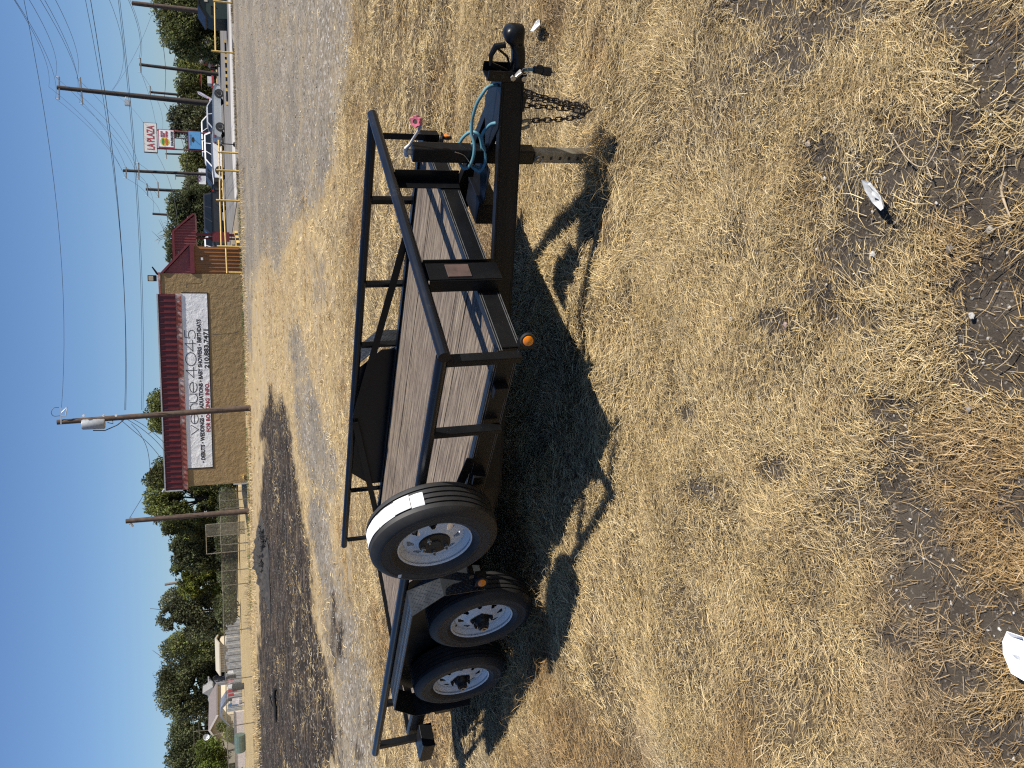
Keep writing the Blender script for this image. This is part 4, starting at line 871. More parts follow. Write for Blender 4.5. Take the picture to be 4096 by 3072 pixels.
for i, y in enumerate((205, 262, 318, 372)):
    p = gpt(889-i*1.0, y); p = Vector((at(886, y, 64).x, 64, float(gz(64))+.03)); m = MB(); m.box(-.85, .85, -.09, .09, -.03, .12)
    o = m.build('wheel_stop', MBLK, bevel=.02); o.location = p; tag(o, 'dark parking stop with yellow ends, '+('nearest the green shed', 'second from the green shed', 'third from the green shed', 'nearest the silver sedan')[i], 'wheel stop', 'wheel stops in a row on the parking area')
    for s in (-1, 1): 
        m = MB(); m.box(s*.75-.12, s*.75+.12, -.1, .1, -.03, .13); m.build('yellow_end', MPIPEY, o)
p0 = Vector((at(912, 930, 55).x, 55, 0)); p0.z = float(gz(55))+.06; p1 = Vector((at(930, 990, 51.5).x, 51.5, float(gz(51.5))+.06))
m = MB(); dd = (p1-p0); nseg = 6
SBP = empty('speed_bump', p0, 'yellow and black striped barrier bar lying beside the brown shed', 'barrier')
for k in range(nseg):
    m = MB(); m.bar(dd*(k/nseg), dd*((k+1)/nseg-.002), .26, .22); m.build('stripe', MPIPEY if k % 2 == 0 else MBLK, SBP)

# ---------------------------------------------------------------- vehicles
def prof_loft(m, rings):                               # rings: list of equally long rings of points
    n = len(rings[0]); V = [p for r in rings for p in r]; F = [tuple(range(n-1, -1, -1)), tuple(range(len(V)-n, len(V)))]
    for i in range(len(rings)-1):
        for k in range(n): F.append((i*n+k, i*n+(k+1) % n, (i+1)*n+(k+1) % n, (i+1)*n+k))
    return m.add(V, F)
def car(name, loc, rz, L, Wd, H, belt, body, cab, paint, label, cat='car', group=None, dark_nose=False, box=None, rimmat=None):
    """body: side outline (x,z) of the lower body; cab: (rear_base, rear_top, front_top, front_base) along x"""
    e = empty(name, loc, label, cat, group, rz); hw = Wd/2; m = MB()
    ring = lambda w, dz=0: [(x, w, z) for x, z in body]
    prof_loft(m, [[(x, -hw+.07, z*.985+.005) for x, z in body], [(x, -hw, z) for x, z in body], [(x, hw, z) for x, z in body], [(x, hw-.07, z*.985+.005) for x, z in body]])
    m.build('body', paint, e, smooth=35)
    rb, rt, ft, fb = cab; tw = hw-.18; m = MB()
    prof_loft(m, [[(rb, -hw+.03, belt-.02), (fb, -hw+.03, belt-.02), (fb, hw-.03, belt-.02), (rb, hw-.03, belt-.02)], [(rt-.06, -tw, H-.06), (ft+.08, -tw, H-.06), (ft+.08, tw, H-.06), (rt-.06, tw, H-.06)], [(rt+.05, -tw+.1, H), (ft-.1, -tw+.1, H), (ft-.1, tw-.1, H), (rt+.05, tw-.1, H)]])
    m.build('cabin', paint, e, smooth=30)
    def onside(x, z, s):
        k = (z-belt)/(H-.06-belt); return (x, s*((hw-.03)*(1-k)+tw*k+.012), z)
    z0, z1 = belt+.03, H-.12
    xr = lambda z: rb+(rt-.06-rb)*(z-belt)/(H-.06-belt); xf = lambda z: fb+(ft+.08-fb)*(z-belt)/(H-.06-belt)
    nwin = 2 if (fb-rb) < 3.0 else 3; 
    for s in (-1, 1):
        for k in range(nwin):
            u0, u1 = (k+.04)/nwin, (k+.95)/nwin
            q = [onside(xr(z)+.12+(xf(z)-.24-xr(z))*u, z, s) for u, z in ((u0, z0), (u1, z0), (u1, z1), (u0, z1))]
            MB().add(q, [(0,1,2,3)]).build('side_window', MGLASSD, e)
    for nm, x, sg in (('windscreen', xf, 1), ('rear_window', xr, -1)):
        w0, w1 = hw-.12, tw-.06; MB().add([(x(z0)+sg*.02, -w0, z0), (x(z0)+sg*.02, w0, z0), (x(z1)+sg*.02, w1, z1), (x(z1)+sg*.02, -w1, z1)], [(0,1,2,3)]).build(nm, MGLASSD, e)
    wr = .34 if H < 1.6 else .38; xw = (L*.5-.88, -L*.5+.95)
    for x in xw:
        for s in (-1, 1):
            wh = bpy.data.objects.new('wheel', None); COL.objects.link(wh); wh.parent = e; y = s*(hw-.10)
            m = MB(); m.lathe([(.2, -.11), (wr-.02, -.11), (wr, -.07), (wr, .07), (wr-.02, .112), (.21, .112)], lambda a, b, h: (x+a, y+s*h, wr+b), 20); m.build('tyre', MTYRE, wh, smooth=40)
            m = MB(); m.lathe([(.0, .085), (.06, .09), (.20, .10), (.225, .113)], lambda a, b, h: (x+a, y+s*h, wr+b), 10); m.build('rim', rimmat or MSTEEL, wh)
            m = MB(); m.lathe([(.0, .07), (wr+.045, .07), (wr+.045, .0)], lambda a, b, h: (x+a, y+s*(h+.034), wr+b+.02), 20); m.build('wheel_arch', MRUBBER, wh)
    xm = max(x for x, z in body); xn = min(x for x, z in body)
    for s in (-1, 1):
        m = MB(); m.box(xm-.25, xm+.012, s*(hw-.25)-.2, s*(hw-.25)+.2, belt-.30, belt-.16); m.build('headlight', MPORC, e)
        m = MB(); m.box(xn-.012, xn+.16, s*(hw-.15)-.14, s*(hw-.15)+.155, belt-.24, belt-.08); m.build('tail_light', MRED, e)
    m = MB(); m.box(xm-.1, xm+.03, -hw+.1, hw-.1, .28, .5); m.box(xn-.03, xn+.1, -hw+.1, hw-.1, .28, .46); m.build('bumper', MRUBBER if dark_nose else paint, e)
    if dark_nose:
        m = MB(); m.box(xm-.35, xm+.035, -hw-.006, hw+.006, .42, belt-.12); m.build('bare_nose', MRUBBER, e)
    return e
MSILV = simple('silver_car_paint', (.52,.53,.52), .28, .5, var=.05); MCARW = simple('white_car_paint', (.78,.78,.77), .3, var=.04); MCARK = simple('black_car_paint', (.022,.023,.026), .3, var=.1); MCARB = simple('dark_blue_car_paint', (.025,.035,.055), .3, var=.1)
SEDAN = [(-2.35,.36),(-2.30,.85),(-2.22,.98),(-1.6,1.02),(1.05,.98),(1.9,.86),(2.32,.68),(2.36,.36),(2.0,.24),(-2.0,.24)]
SUV = [(-2.4,.42),(-2.42,1.0),(-2.35,1.12),(-1.5,1.14),(1.0,1.10),(2.1,1.0),(2.42,.85),(2.45,.42),(2.1,.28),(-2.1,.28)]
BIG = [(-2.8,.48),(-2.82,1.15),(-2.75,1.25),(-1.5,1.26),(1.35,1.22),(2.5,1.10),(2.78,.95),(2.8,.48),(2.4,.34),(-2.4,.34)]
def vpos(y, Y): p = at(870, y, Y); return Vector((p.x, Y, float(gz(Y))+.025))
car('sedan', vpos(457, 76), math.radians(4), 4.8, 1.82, 1.44, .94, SEDAN, (-1.75,-1.05,.35,1.15), MSILV, 'silver four door sedan parked in profile on the concrete', rimmat=MPORC)
car('sport_utility', vpos(524, 88), math.radians(2), 5.3, 1.98, 1.88, 1.2, BIG, (-2.6,-2.45,.6,1.4), MCARW, 'long white sport utility vehicle parked just behind the silver sedan', rimmat=MSTEEL)
car('crossover', vpos(634, 80), math.radians(184), 4.6, 1.86, 1.68, 1.08, SUV, (-2.2,-1.9,.35,1.15), MCARW, 'white crossover with a bare dark nose behind the yellow rails', dark_nose=True, rimmat=MPORC)
car('sedan', vpos(708, 88), math.radians(186), 4.8, 1.82, 1.55, 1.0, SEDAN, (-2.0,-1.5,.3,1.2), MCARB, 'dark blue car with long windscreen beyond the white crossover')
car('sport_utility', vpos(893, 80), math.radians(183), 5.3, 2.0, 1.92, 1.22, BIG, (-2.6,-2.4,.75,1.55), MCARK, 'large black sport utility vehicle behind the red canopy post')
car('pickup_truck', vpos(985, 82), math.radians(182), 5.6, 2.0, 1.92, 1.22, BIG, (-.9,-.6,.75,1.55), MCARW, 'white pickup truck mostly hidden behind the brown shed', cat='truck')
car('sedan', vpos(232, 95), math.radians(80), 4.7, 1.8, 1.5, .98, SEDAN, (-1.75,-1.1,.35,1.15), MCARK, 'black car seen end on by the street beyond the parking')
cu = vpos(325, 100); CA = empty('utility_cart', cu, 'small red framed utility cart standing on the verge by the street', 'cart')
m = MB()
for x in (-.8, .8):
    for y in (-.5, .5): m.bar((x, y, .3), (x, y, 1.7), .08, .08)
m.box(-.9, .9, -.6, .6, 1.68, 1.76); m.box(-1.0, 1.0, -.55, .55, .35, .6); m.build('frame', MREDS, CA); m = MB(); m.box(-.5, .3, -.5, .5, .6, 1.05); m.build('seat', MPORC, CA)
for x in (-.65, .65):
    for y in (-.5, .5): MB().cyl((x, y-.1, .28), (x, y+.1, .28), .28, 14).build('wheel', MTYRE, CA)

# ---------------------------------------------------------------- signs
def board_xf(o): return MB(lambda *p: Vector(p)-o)
YS = 84.
def facing(x, y, Y=YS): return at(x, y, Y)
sp = Vector((at(870, 550, YS).x, YS, float(gz(YS)))); PY = empty('pylon_sign', sp, 'tall plaza pylon sign with red lettering over party and blue panels', 'sign')
# a sign plane facing the camera, tilted not at all
def sgn(x, y):
    p = at(x, y, YS)-sp; return p.x, p.z
def panel(name, x0, y0, x1, y1, mat, d0=-.12, d1=.12, grow=0):
    a = sgn((x0+x1)/2, y1); b = sgn((x0+x1)/2, y0); t = sgn(x0, (y0+y1)/2)[1]; bt = sgn(x1, (y0+y1)/2)[1]
    m = MB(); m.box(a[0]-grow, b[0]+grow, d0, d1, bt-grow, t+grow); m.build(name, mat, PY); return a[0], b[0], bt, t
def stext(txt, l, bline, size, width, mat, bold=0.0, y=-.15):
    M4 = Matrix(((1,0,0,l),(0,0,-1,y),(0,1,0,bline),(0,0,0,1))); return text_mesh('sign_lettering', txt, size, mat, PY, M4, bold=bold, depth=.004, width=width)
l, r, b0, t0 = panel('sign_frame', 575, 492, 629, 611, MINKL); l, r, b0, t0 = panel('sign_panel', 577, 494, 627, 609, MSIGNW, -.14, .0)
stext('LA PLAZA', l+.22, b0+.22, (t0-b0-.45)/.70, r-l-.45, MREDS, .02)
l, r, b0, t0 = panel('sign_frame', 634, 519, 698, 594, MREDS, -.11, .11); l, r, b0, t0 = panel('sign_panel', 637, 522, 695, 589, MWHITE, -.13, .0)
W_ = r-l; Hh = t0-b0
stext('210-508-5938', l+W_*.08, b0+Hh*.06, Hh*.21, W_*.86, MINK, .012)
for i, (tx, q) in enumerate((('INDOOR', .78), ('FIRST', .61), ('PARTIES', .43))): stext(tx, l+W_*.58, b0+Hh*q, Hh*.17, W_*(.36 if i != 1 else .26), MREDS, .012)
m = MB(); m.lathe([(0, .0), (1, .0), (1, .02)], lambda x, y, h: (l+W_*.30+x*W_*.26, -.135-h*.3, b0+Hh*.62+y*Hh*.31), 32); m.build('round_logo', MYEL, PY)
m = MB(); m.lathe([(0, .0), (1, .0)], lambda x, y, h: (l+W_*.30+x*W_*.20, -.146, b0+Hh*.74+y*Hh*.09), 16); m.build('logo_green', MGRN2, PY); m = MB(); m.lathe([(0, .0), (1, .0)], lambda x, y, h: (l+W_*.31+x*W_*.21, -.146, b0+Hh*.50+y*Hh*.10), 16); m.build('logo_orange', MORG, PY)
l, r, b0, t0 = panel('sign_frame', 752, 525, 804, 599, MREDP, -.11, .11); l, r, b0, t0 = panel('sign_panel', 755, 528, 803, 597, MBLUE, -.13, .0); W_ = r-l; Hh = t0-b0
stext('MIKDA', l+W_*.22, b0+Hh*.80, Hh*.14, W_*.6, MINKL, -.002)
m = MB(); m.lathe([(0, .0), (1, .0)], lambda x, y, h: (l+W_*.52+x*W_*.16, -.137, b0+Hh*.64+y*Hh*.12), 20); m.build('emblem', MINK, PY); m = MB(); m.bar((l+W_*.5, -.14, b0+Hh*.5), (l+W_*.25, -.14, b0+Hh*.08), .03, .01, up=(0,1,0)); m.build('emblem_line', MINKL, PY)
for y in (528, 596):
    a = sgn(629, y-8 if y < 550 else y-2); c = sgn(830, y+6); m = MB(); m.tube([(a[0], 0, a[1]), (c[0], 0, 0)], .07, 8); m.build('sign_post', MRED2, PY)
a = sgn(697, 551); c = sgn(760, 552); m = MB(); m.tube([(a[0], .05, a[1]), (a[0], .05, 0)], .05, 6); m.build('sign_post', MINKL, PY)
bp = Vector((at(830, 705, 100).x, 100, float(gz(100)))); BS = empty('banner_sign', bp, 'white banner with dark print hung on posts beyond the cars', 'sign')
def bsg(x, y): p = at(x, y, 100)-bp; return p.x, p.z
MPURP = simple('purple_print', (.13,.05,.14), .6); a = bsg(810, 737); b_ = bsg(810, 675); t_ = bsg(795, 705)[1]; q_ = bsg(823, 705)[1]
m = MB(); m.box(a[0], b_[0], -.03, .03, q_, t_); m.build('banner', MWHITE, BS)
text_mesh('sign_lettering', "PRIMO'S", .5, MPURP, BS, Matrix(((1,0,0,a[0]+.25),(0,0,-1,-.036),(0,1,0,q_+(t_-q_)*.66),(0,0,0,1))), bold=.01, depth=.004, width=(b_[0]-a[0])*.6)
for i, (u0, u1, v, mt, h) in enumerate(( (.15, .85, .52, MINK, .07), (.2, .8, .38, MINKL, .05), (.25, .8, .22, MINK, .07))):
    k = int((u1-u0)*22)
    m = MB()
    for j in range(k):
        x = a[0]+(b_[0]-a[0])*(u0+(u1-u0)*j/k); m.box(x, x+(b_[0]-a[0])*.018, -.036, -.031, q_+(t_-q_)*v, q_+(t_-q_)*(v+h))
    m.build('print_line', mt, BS, kind='stuff')
for x in (a[0]+.1, b_[0]-.1): m = MB(); m.cyl((x, .08, 0), (x, .08, t_+.2), .05, 6); m.build('sign_post', MINKL, BS)
fp = Vector((at(880, 418, 92).x, 92, float(gz(92)))); FF_ = empty('feather_flag', fp, 'slanted lilac and red feather flag on a pole behind the silver sedan', 'flag')
def fsg(x, y): p = at(x, y, 92)-fp; return (p.x, 0, p.z)
MFLAG, _nt, _b = newmat('lilac_flag_cloth', (.5,.45,.58), .8); _v = coords(_nt); _nt.links.new(ramp(_nt, noise(_nt, _v, 2.4, 4), [(.4, (.42,.38,.52)), (.55, (.62,.60,.66)), (.66, (.40,.10,.14))]), _b.inputs['Base Color'])
m = MB(); q = [fsg(786, 366), fsg(800, 367), fsg(853, 398), fsg(853, 407), fsg(795, 378)]; m.prism([(x, z) for x, _, z in q], lambda u, v, d: (u, d, v), -.02, .02); m.build('cloth', MFLAG, FF_)
m = MB(); m.tube([fsg(784, 365), fsg(853, 409), (fsg(853, 412)[0], 0, 0)], .03, 6); m.build('pole', MBLK, FF_)

# ---------------------------------------------------------------- utility poles and overhead wires
def pole(name, xt, yt, xb, yb, Y, r0, r1, arms=(), label='', mat=None, extra=None, arm_mat=None):
    t = at(xt, yt, Y); b = at(xb, yb, Y); d = t-b; k = (float(gz(Y))-.1-b.z)/d.z; b = b+d*k
    e = empty(name, b, label, 'utility pole', 'utility poles along the streets'); m = MB(lambda *p: Vector(p)-b); m.tube([b, b.lerp(t, .5), t], [r0, (r0+r1)/2, r1], 12); m.build('mast', mat or MPOLED, e, smooth=40)
    for (x, y0, x1, y1) in arms:
        p, q = at(x, y0, Y-.12), at(x1, y1, Y-.12); m = MB(lambda *p: Vector(p)-b); m.bar(p, q, .10, .12); m.build('crossarm', arm_mat or MARM, e)
        for u in (.02, .98):
            c = p.lerp(q, u); m = MB(lambda *p: Vector(p)-b); m.cyl(c, c+Vector((0, 0, .30)), .035, 6); m.build('insulator', MPORC, e)
    if extra: extra(e, b)
    return e
def trafo(e, b):
    c = at(373, 1697, 44.8); m = MB(); n_ = 20
    m.lathe([(0, .52), (.22, .5), (.25, .44), (.25, -.48), (.22, -.52), (0, -.52)], lambda x, y, h: c+Vector((x, y-.0, h))-b, 20); m.build('transformer', MGREYB, e, smooth=40)
    m = MB(lambda *p: Vector(p)-b); m.tube([at(372, 1722, 44.7), at(420, 1722, 44.7), at(470, 1700, 44.8), at(500, 1675, 45)], .025, 6); m.tube([at(430, 1690, 44.8), at(452, 1695, 44.8), at(450, 1680, 45)], .02, 6); m.build('drop_lead', MWIRE, e)
    for x in (335, 415, 465): p = at(x, 1662, 44.7); m = MB(lambda *p: Vector(p)-b); m.cyl(p, p+Vector((0, -.15, 0)), .06, 8); m.build('insulator', MPORC, e)
    m = MB(lambda *p: Vector(p)-b); m.bar(at(245, 1630, 44.9), at(244, 1697, 44.9), .05, .05); m.tube([at(245, 1665, 44.8), at(262, 1665, 44.8), at(270, 1625, 44.8), at(247, 1650, 44.8)], .03, 6); m.build('cutout_arm', MGREYT, e)
    m = MB(lambda *p: Vector(p)-b); m.tube(spline([at(236, 1630, 45), at(215, 1632, 45), at(205, 1650, 45), at(215, 1664, 45), at(240, 1663, 45)]), .014, 5); m.build('jumper', MWIRE, e)
pole('utility_pole', 228, 1689, 985, 1633, 45, .165, .125, label='brown wooden pole with grey transformer standing before the white sign', mat=MPOLE, extra=trafo)
def bkit(e, b):
    m = MB(lambda *p: Vector(p)-b); p = at(522, 2094, 51); m.tube([p, p+Vector((-.2, 0, -.1))], .08, 6); m.bar(at(516, 2072, 51), at(528, 2072, 51), .05, .05); m.build('bracket', MGREYT, e)
pole('utility_pole', 503, 2085, 987, 2045, 51, .17, .13, label='bare wooden pole at the fence left of the tan building', mat=MPOLE, extra=bkit)
def ckit(e, b):
    m = MB(lambda *p: Vector(p)-b); m.tube([at(510, 388, 94.6), at(503, 388, 94.2), at(500, 400, 94), at(508, 408, 94)], .04, 6); m.box(*sum(([c-.26, c+.26] for c in at(510, 412, 94)), [])); m.build('street_lamp', MGREYT, e)
pole('utility_pole', 228, 350, 845, 415, 95, .30, .21, ((237, 307, 237, 398), (321, 309, 331, 418)), 'tallest black pole with two crossarms beside the silver sedan', extra=ckit)
pole('utility_pole', 558, 258, 868, 296, 92, .2, .15, ((562, 232, 564, 289),), 'dark pole with one crossarm and green tag left of the big tree')
pole('utility_pole', 598, 368, 815, 388, 120, .2, .15, ((601, 344, 601, 393),), 'dark pole with a small crossarm just right of the tallest pole')
pole('utility_pole', 528, 12, 815, 46, 78, .24, .19, (), 'brown topped pole at the right edge before the big tree', mat=MPOLE)
pole('utility_pole', 492, 682, 845, 698, 98, .19, .15, ((505, 668, 505, 713), (555, 651, 556, 718)), 'dark pole with twin crossarms above the banner sign')
pole('utility_pole', 583, 757, 850, 769, 105, .2, .16, ((588, 734, 591, 784), (632, 729, 635, 791)), 'dark pole with twin crossarms above the dark blue car')
pole('utility_pole', 610, 855, 715, 862, 120, .19, .15, ((671, 836, 671, 880),), 'dark pole rising behind the red canopy roof')
pole('utility_pole', 662, 615, 840, 620, 140, .17, .13, ((665, 598, 667, 636),), 'thin far pole left of the plaza pylon sign')
pole('utility_pole', 700, 703, 800, 706, 150, .17, .14, ((702, 694, 702, 718),), 'short far pole just above the banner')
pole('utility_pole', 659, 2338, 760, 2322, 110, .19, .16, (), 'far pole with pale fittings over the trees left of the bare pole', mat=MARM)
def wire(P0, P1, sag=.4, r=.014, label='thin overhead wire between the poles', n=14):
    a, b = at(*P0), at(*P1); m = MB(lambda *p: Vector(p)-a)
    pts = [a.lerp(b, i/n)-Vector((0, 0, sag*4*(i/n)*(1-i/n))) for i in range(n+1)]; m.tube(pts, r*.72, 5); o = m.build('overhead_wire', MWIRE); o.location = a
    tag(o, label, 'wire', 'overhead wires')
UP = ['insulator above the pole tip', 'left end of the upper crossarm', 'right end of the upper crossarm', 'left end of the lower crossarm', 'stub on the lower crossarm', 'right end of the lower crossarm']
for q_, (P0, P1, s) in enumerate((((45,-20,40),(195,347,95),.5), ((48,-20,40),(222,394,95),.6), ((106,-20,40),(222,307,95),.5), ((150,-20,40),(318,412,95),.6), ((168,-20,40),(310,372,95),.5), ((212,-20,40),(307,313,95),.5))): wire(P0, P1, s, .016, 'wire from the tallest pole, '+UP[q_]+', up out of frame')
for q_, (P0, P1, s) in enumerate((((195,347,95),(488,682,98),.9), ((222,394,95),(503,712,98),.9), ((222,307,95),(503,670,98),.9), ((318,412,95),(553,717,98),.9), ((310,372,95),(553,690,98),.9), ((307,313,95),(553,653,98),.9))): wire(P0, P1, s, .016, 'wire from the tallest pole, '+UP[q_]+', left to the banner pole')
FR = ['right upper arm end', 'left upper arm end', 'right lower arm end', 'left lower arm end']
for q_, (P0, P1) in enumerate((((503,670,98),(586,735,105)), ((503,712,98),(590,783,105)), ((553,653,98),(631,730,105)), ((553,717,98),(634,790,105)), ((586,735,105),(612,852,120)), ((590,783,105),(640,858,120)))): wire(P0, P1, .35, .018, ('wire from the banner pole, '+FR[q_]+', to the next pole left') if q_ < 4 else ('wire from the dark blue car pole, '+FR[q_-4].replace('upper ', '')+', to the canopy pole'))
wire((92,-20,30),(246,1632,44.9), .5, .011, 'long wire crossing the open sky to the transformer pole top')
wire((338,-20,34),(498,1641,45), .5, .012, 'paired long wire crossing the sky, paler one, to the transformer pole'); wire((359,-20,34),(503,1640,45), .4, .017, 'paired long wire crossing the sky, darker one, to the transformer pole')
wire((471,-20,36),(566,1640,45), .3, .012, 'lower long wire crossing the sky to the transformer pole, upper one'); wire((477,-20,36),(572,1640,45), .3, .012, 'lower long wire crossing the sky to the transformer pole, under one')
wire((430,-20,45),(448,360,94.8), .9, .014, 'sagging wire to the side of the tallest pole'); wire((450,362,94.8),(606,60,78), .3, .013, 'wire from the tallest pole down to the edge pole')
wire((505,-20,60),(557,232,92), .4, .02, 'thick service line to the crossarm of the pole by the big tree'); wire((512,-20,60),(557,260,92), .5, .015, 'slack service line to the pole by the big tree'); wire((564,289,92),(628,600,130), .5, .018, 'thick line from the pole by the big tree past the plaza sign')
wire((604,-20,62),(655,400,95), .5, .028, 'thick black cable low across the big tree to the tallest pole'); wire((655,410,95),(745,760,100), .9, .03, 'thick black cable running low behind the plaza sign')
wire((470,385,95),(575,496,84), .3, .013, 'wire from the tallest pole to the top of the plaza sign'); wire((625,612,90),(700,1170,52), .9, .02, 'dark cable running to the corner of the tan building')
wire((562,289,92),(650,520,120), .7, .015, 'slack line left of the pole by the big tree')
def service(P, label):
    pts = spline([at(*p) for p in P]); a = pts[0]; m = MB(lambda *p: Vector(p)-a); m.tube(pts, .013, 5); o = m.build('service_drop', MWIRE); o.location = a; tag(o, label, 'wire', 'service drops to the tan building')
service([(475,1673,45), (530,1720,46), (600,1780,48), (650,1850,50), (655,1935,52)], 'service line bowing from the transformer pole over the mansard, upper one')
service([(500,1672,45), (560,1710,46), (620,1760,48), (662,1810,50), (690,1860,51.4)], 'service line bowing from the transformer pole onto the mansard, middle one')
service([(520,1670,45), (580,1705,46), (640,1755,48.5), (668,1785,50.5)], 'service line bowing from the transformer pole to the roof edge, lower one')
service([(525,1695,45), (560,1735,46), (590,1800,47.5), (600,1890,49), (590,1950,50), (535,2045,50.8), (517,2074,51)], 'thin line sagging from the transformer pole to the bare pole')

# ---------------------------------------------------------------- chain link fence
YF = 52.3
def fpt(x, y): return at(x, y, YF)
FX0, FX1 = fpt(1000, 1990).x, fpt(1020, 3120).x
CF = empty('chain_link_fence', (FX0, YF, float(gz(YF))), 'long chain link fence with steel posts between the burnt lot and the tan field', 'fence'); fo = CF.location.copy()
FH = 1.58
def CFM(): return MB(lambda *p: Vector(p)-fo)
ys = [1985, 2120, 2175, 2280, 2338, 2521, 2716, 2902, 3090]
gF = float(gz(YF))
for y in (1966, 1999, 2032): p = fpt(940, y); CFM().cyl((p.x, YF, gF), (p.x, YF, gF+FH), .028, 8).build('fence_post', MGALV, CF)
for y in ys[1:]:
    p = fpt(940, y); CFM().cyl((p.x, YF, gF-.05), (p.x, YF, gF+FH), .03, 8).build('fence_post', MGALV, CF)
m = CFM(); xa, xb = fpt(1000, 1945).x, FX1; N_ = 24
m.tube([(xa+(xb-xa)*k/N_, YF, gF+FH+.02*math.sin(k*1.9)) for k in range(N_+1)], .026, 8); m.build('top_rail', MGALV, CF, smooth=50)
def mesh_wires(x0, x1, y, z0, z1, step=.057, r=.0034):
    V = []; F = []; hgt = z1-z0; n = 0
    for s in (1, -1):
        x = x0-hgt
        while x < x1+hgt:
            a = max(x, x0) if s > 0 else max(x-hgt, x0); 
            # wire from (x, z0) to (x+s*hgt, z1), clipped to the panel
            t0, t1 = 0., 1.
            for lim, sg in ((x0, 1), (x1, -1)):
                f0 = (x-lim)*sg; f1 = (x+s*hgt-lim)*sg
                if f0 < 0 and f1 < 0: t0, t1 = 1., 0.
                elif f0 < 0: t0 = max(t0, f0/(f0-f1))
                elif f1 < 0: t1 = min(t1, f0/(f0-f1))
            if t1 > t0+.01:
                p = Vector((x+s*hgt*t0, y, z0+hgt*t0)); q = Vector((x+s*hgt*t1, y, z0+hgt*t1)); d = (q-p).normalized(); u = d.cross(Vector((0,1,0)))*r; w = Vector((0, r, 0)); b = len(V)
                V += [p-u, p+u, p+w, q-u, q+u, q+w]; F += [(b, b+1, b+4, b+3), (b+1, b+2, b+5, b+4), (b+2, b, b+3, b+5)]
            x += step
    return V, F
V, F = mesh_wires(min(xa, xb), max(xa, xb), YF-.03, gF+.03, gF+FH)
m = CFM(); m.add(V, F); m.build('wire_mesh', MGALV, CF, kind='stuff')
# taller dog-leg frame with mesh beyond the fence
GA0 = at(823, 2099, 58); kx = [at(823, 2099, 58).x, at(825, 2147, 58).x, at(831, 2216, 58).x]; gK = float(gz(58)); kt = GA0.z
KN = empty('kennel_panel', (kx[1], 58, gK), 'taller chain link panel frame with dense grey mesh beyond the fence', 'fence'); ko = KN.location.copy()
for x in kx: MB(lambda *p: Vector(p)-ko).cyl((x, 58, gK), (x, 58, kt), .03, 8).build('fence_post', MGALV, KN)
m = MB(lambda *p: Vector(p)-ko); m.cyl((kx[0]+.0, 58, kt), (kx[2], 58, kt), .025, 8); m.cyl((kx[0], 58, kt*.55), (kx[1], 58, kt*.55), .02, 8); m.build('top_rail', MGALV, KN)
V, F = mesh_wires(kx[1], kx[0], 57.98, gK+.02, kt, .05, .008); m = MB(lambda *p: Vector(p)-ko); m.add(V, F); m.build('wire_mesh', MGALV, KN, kind='stuff')
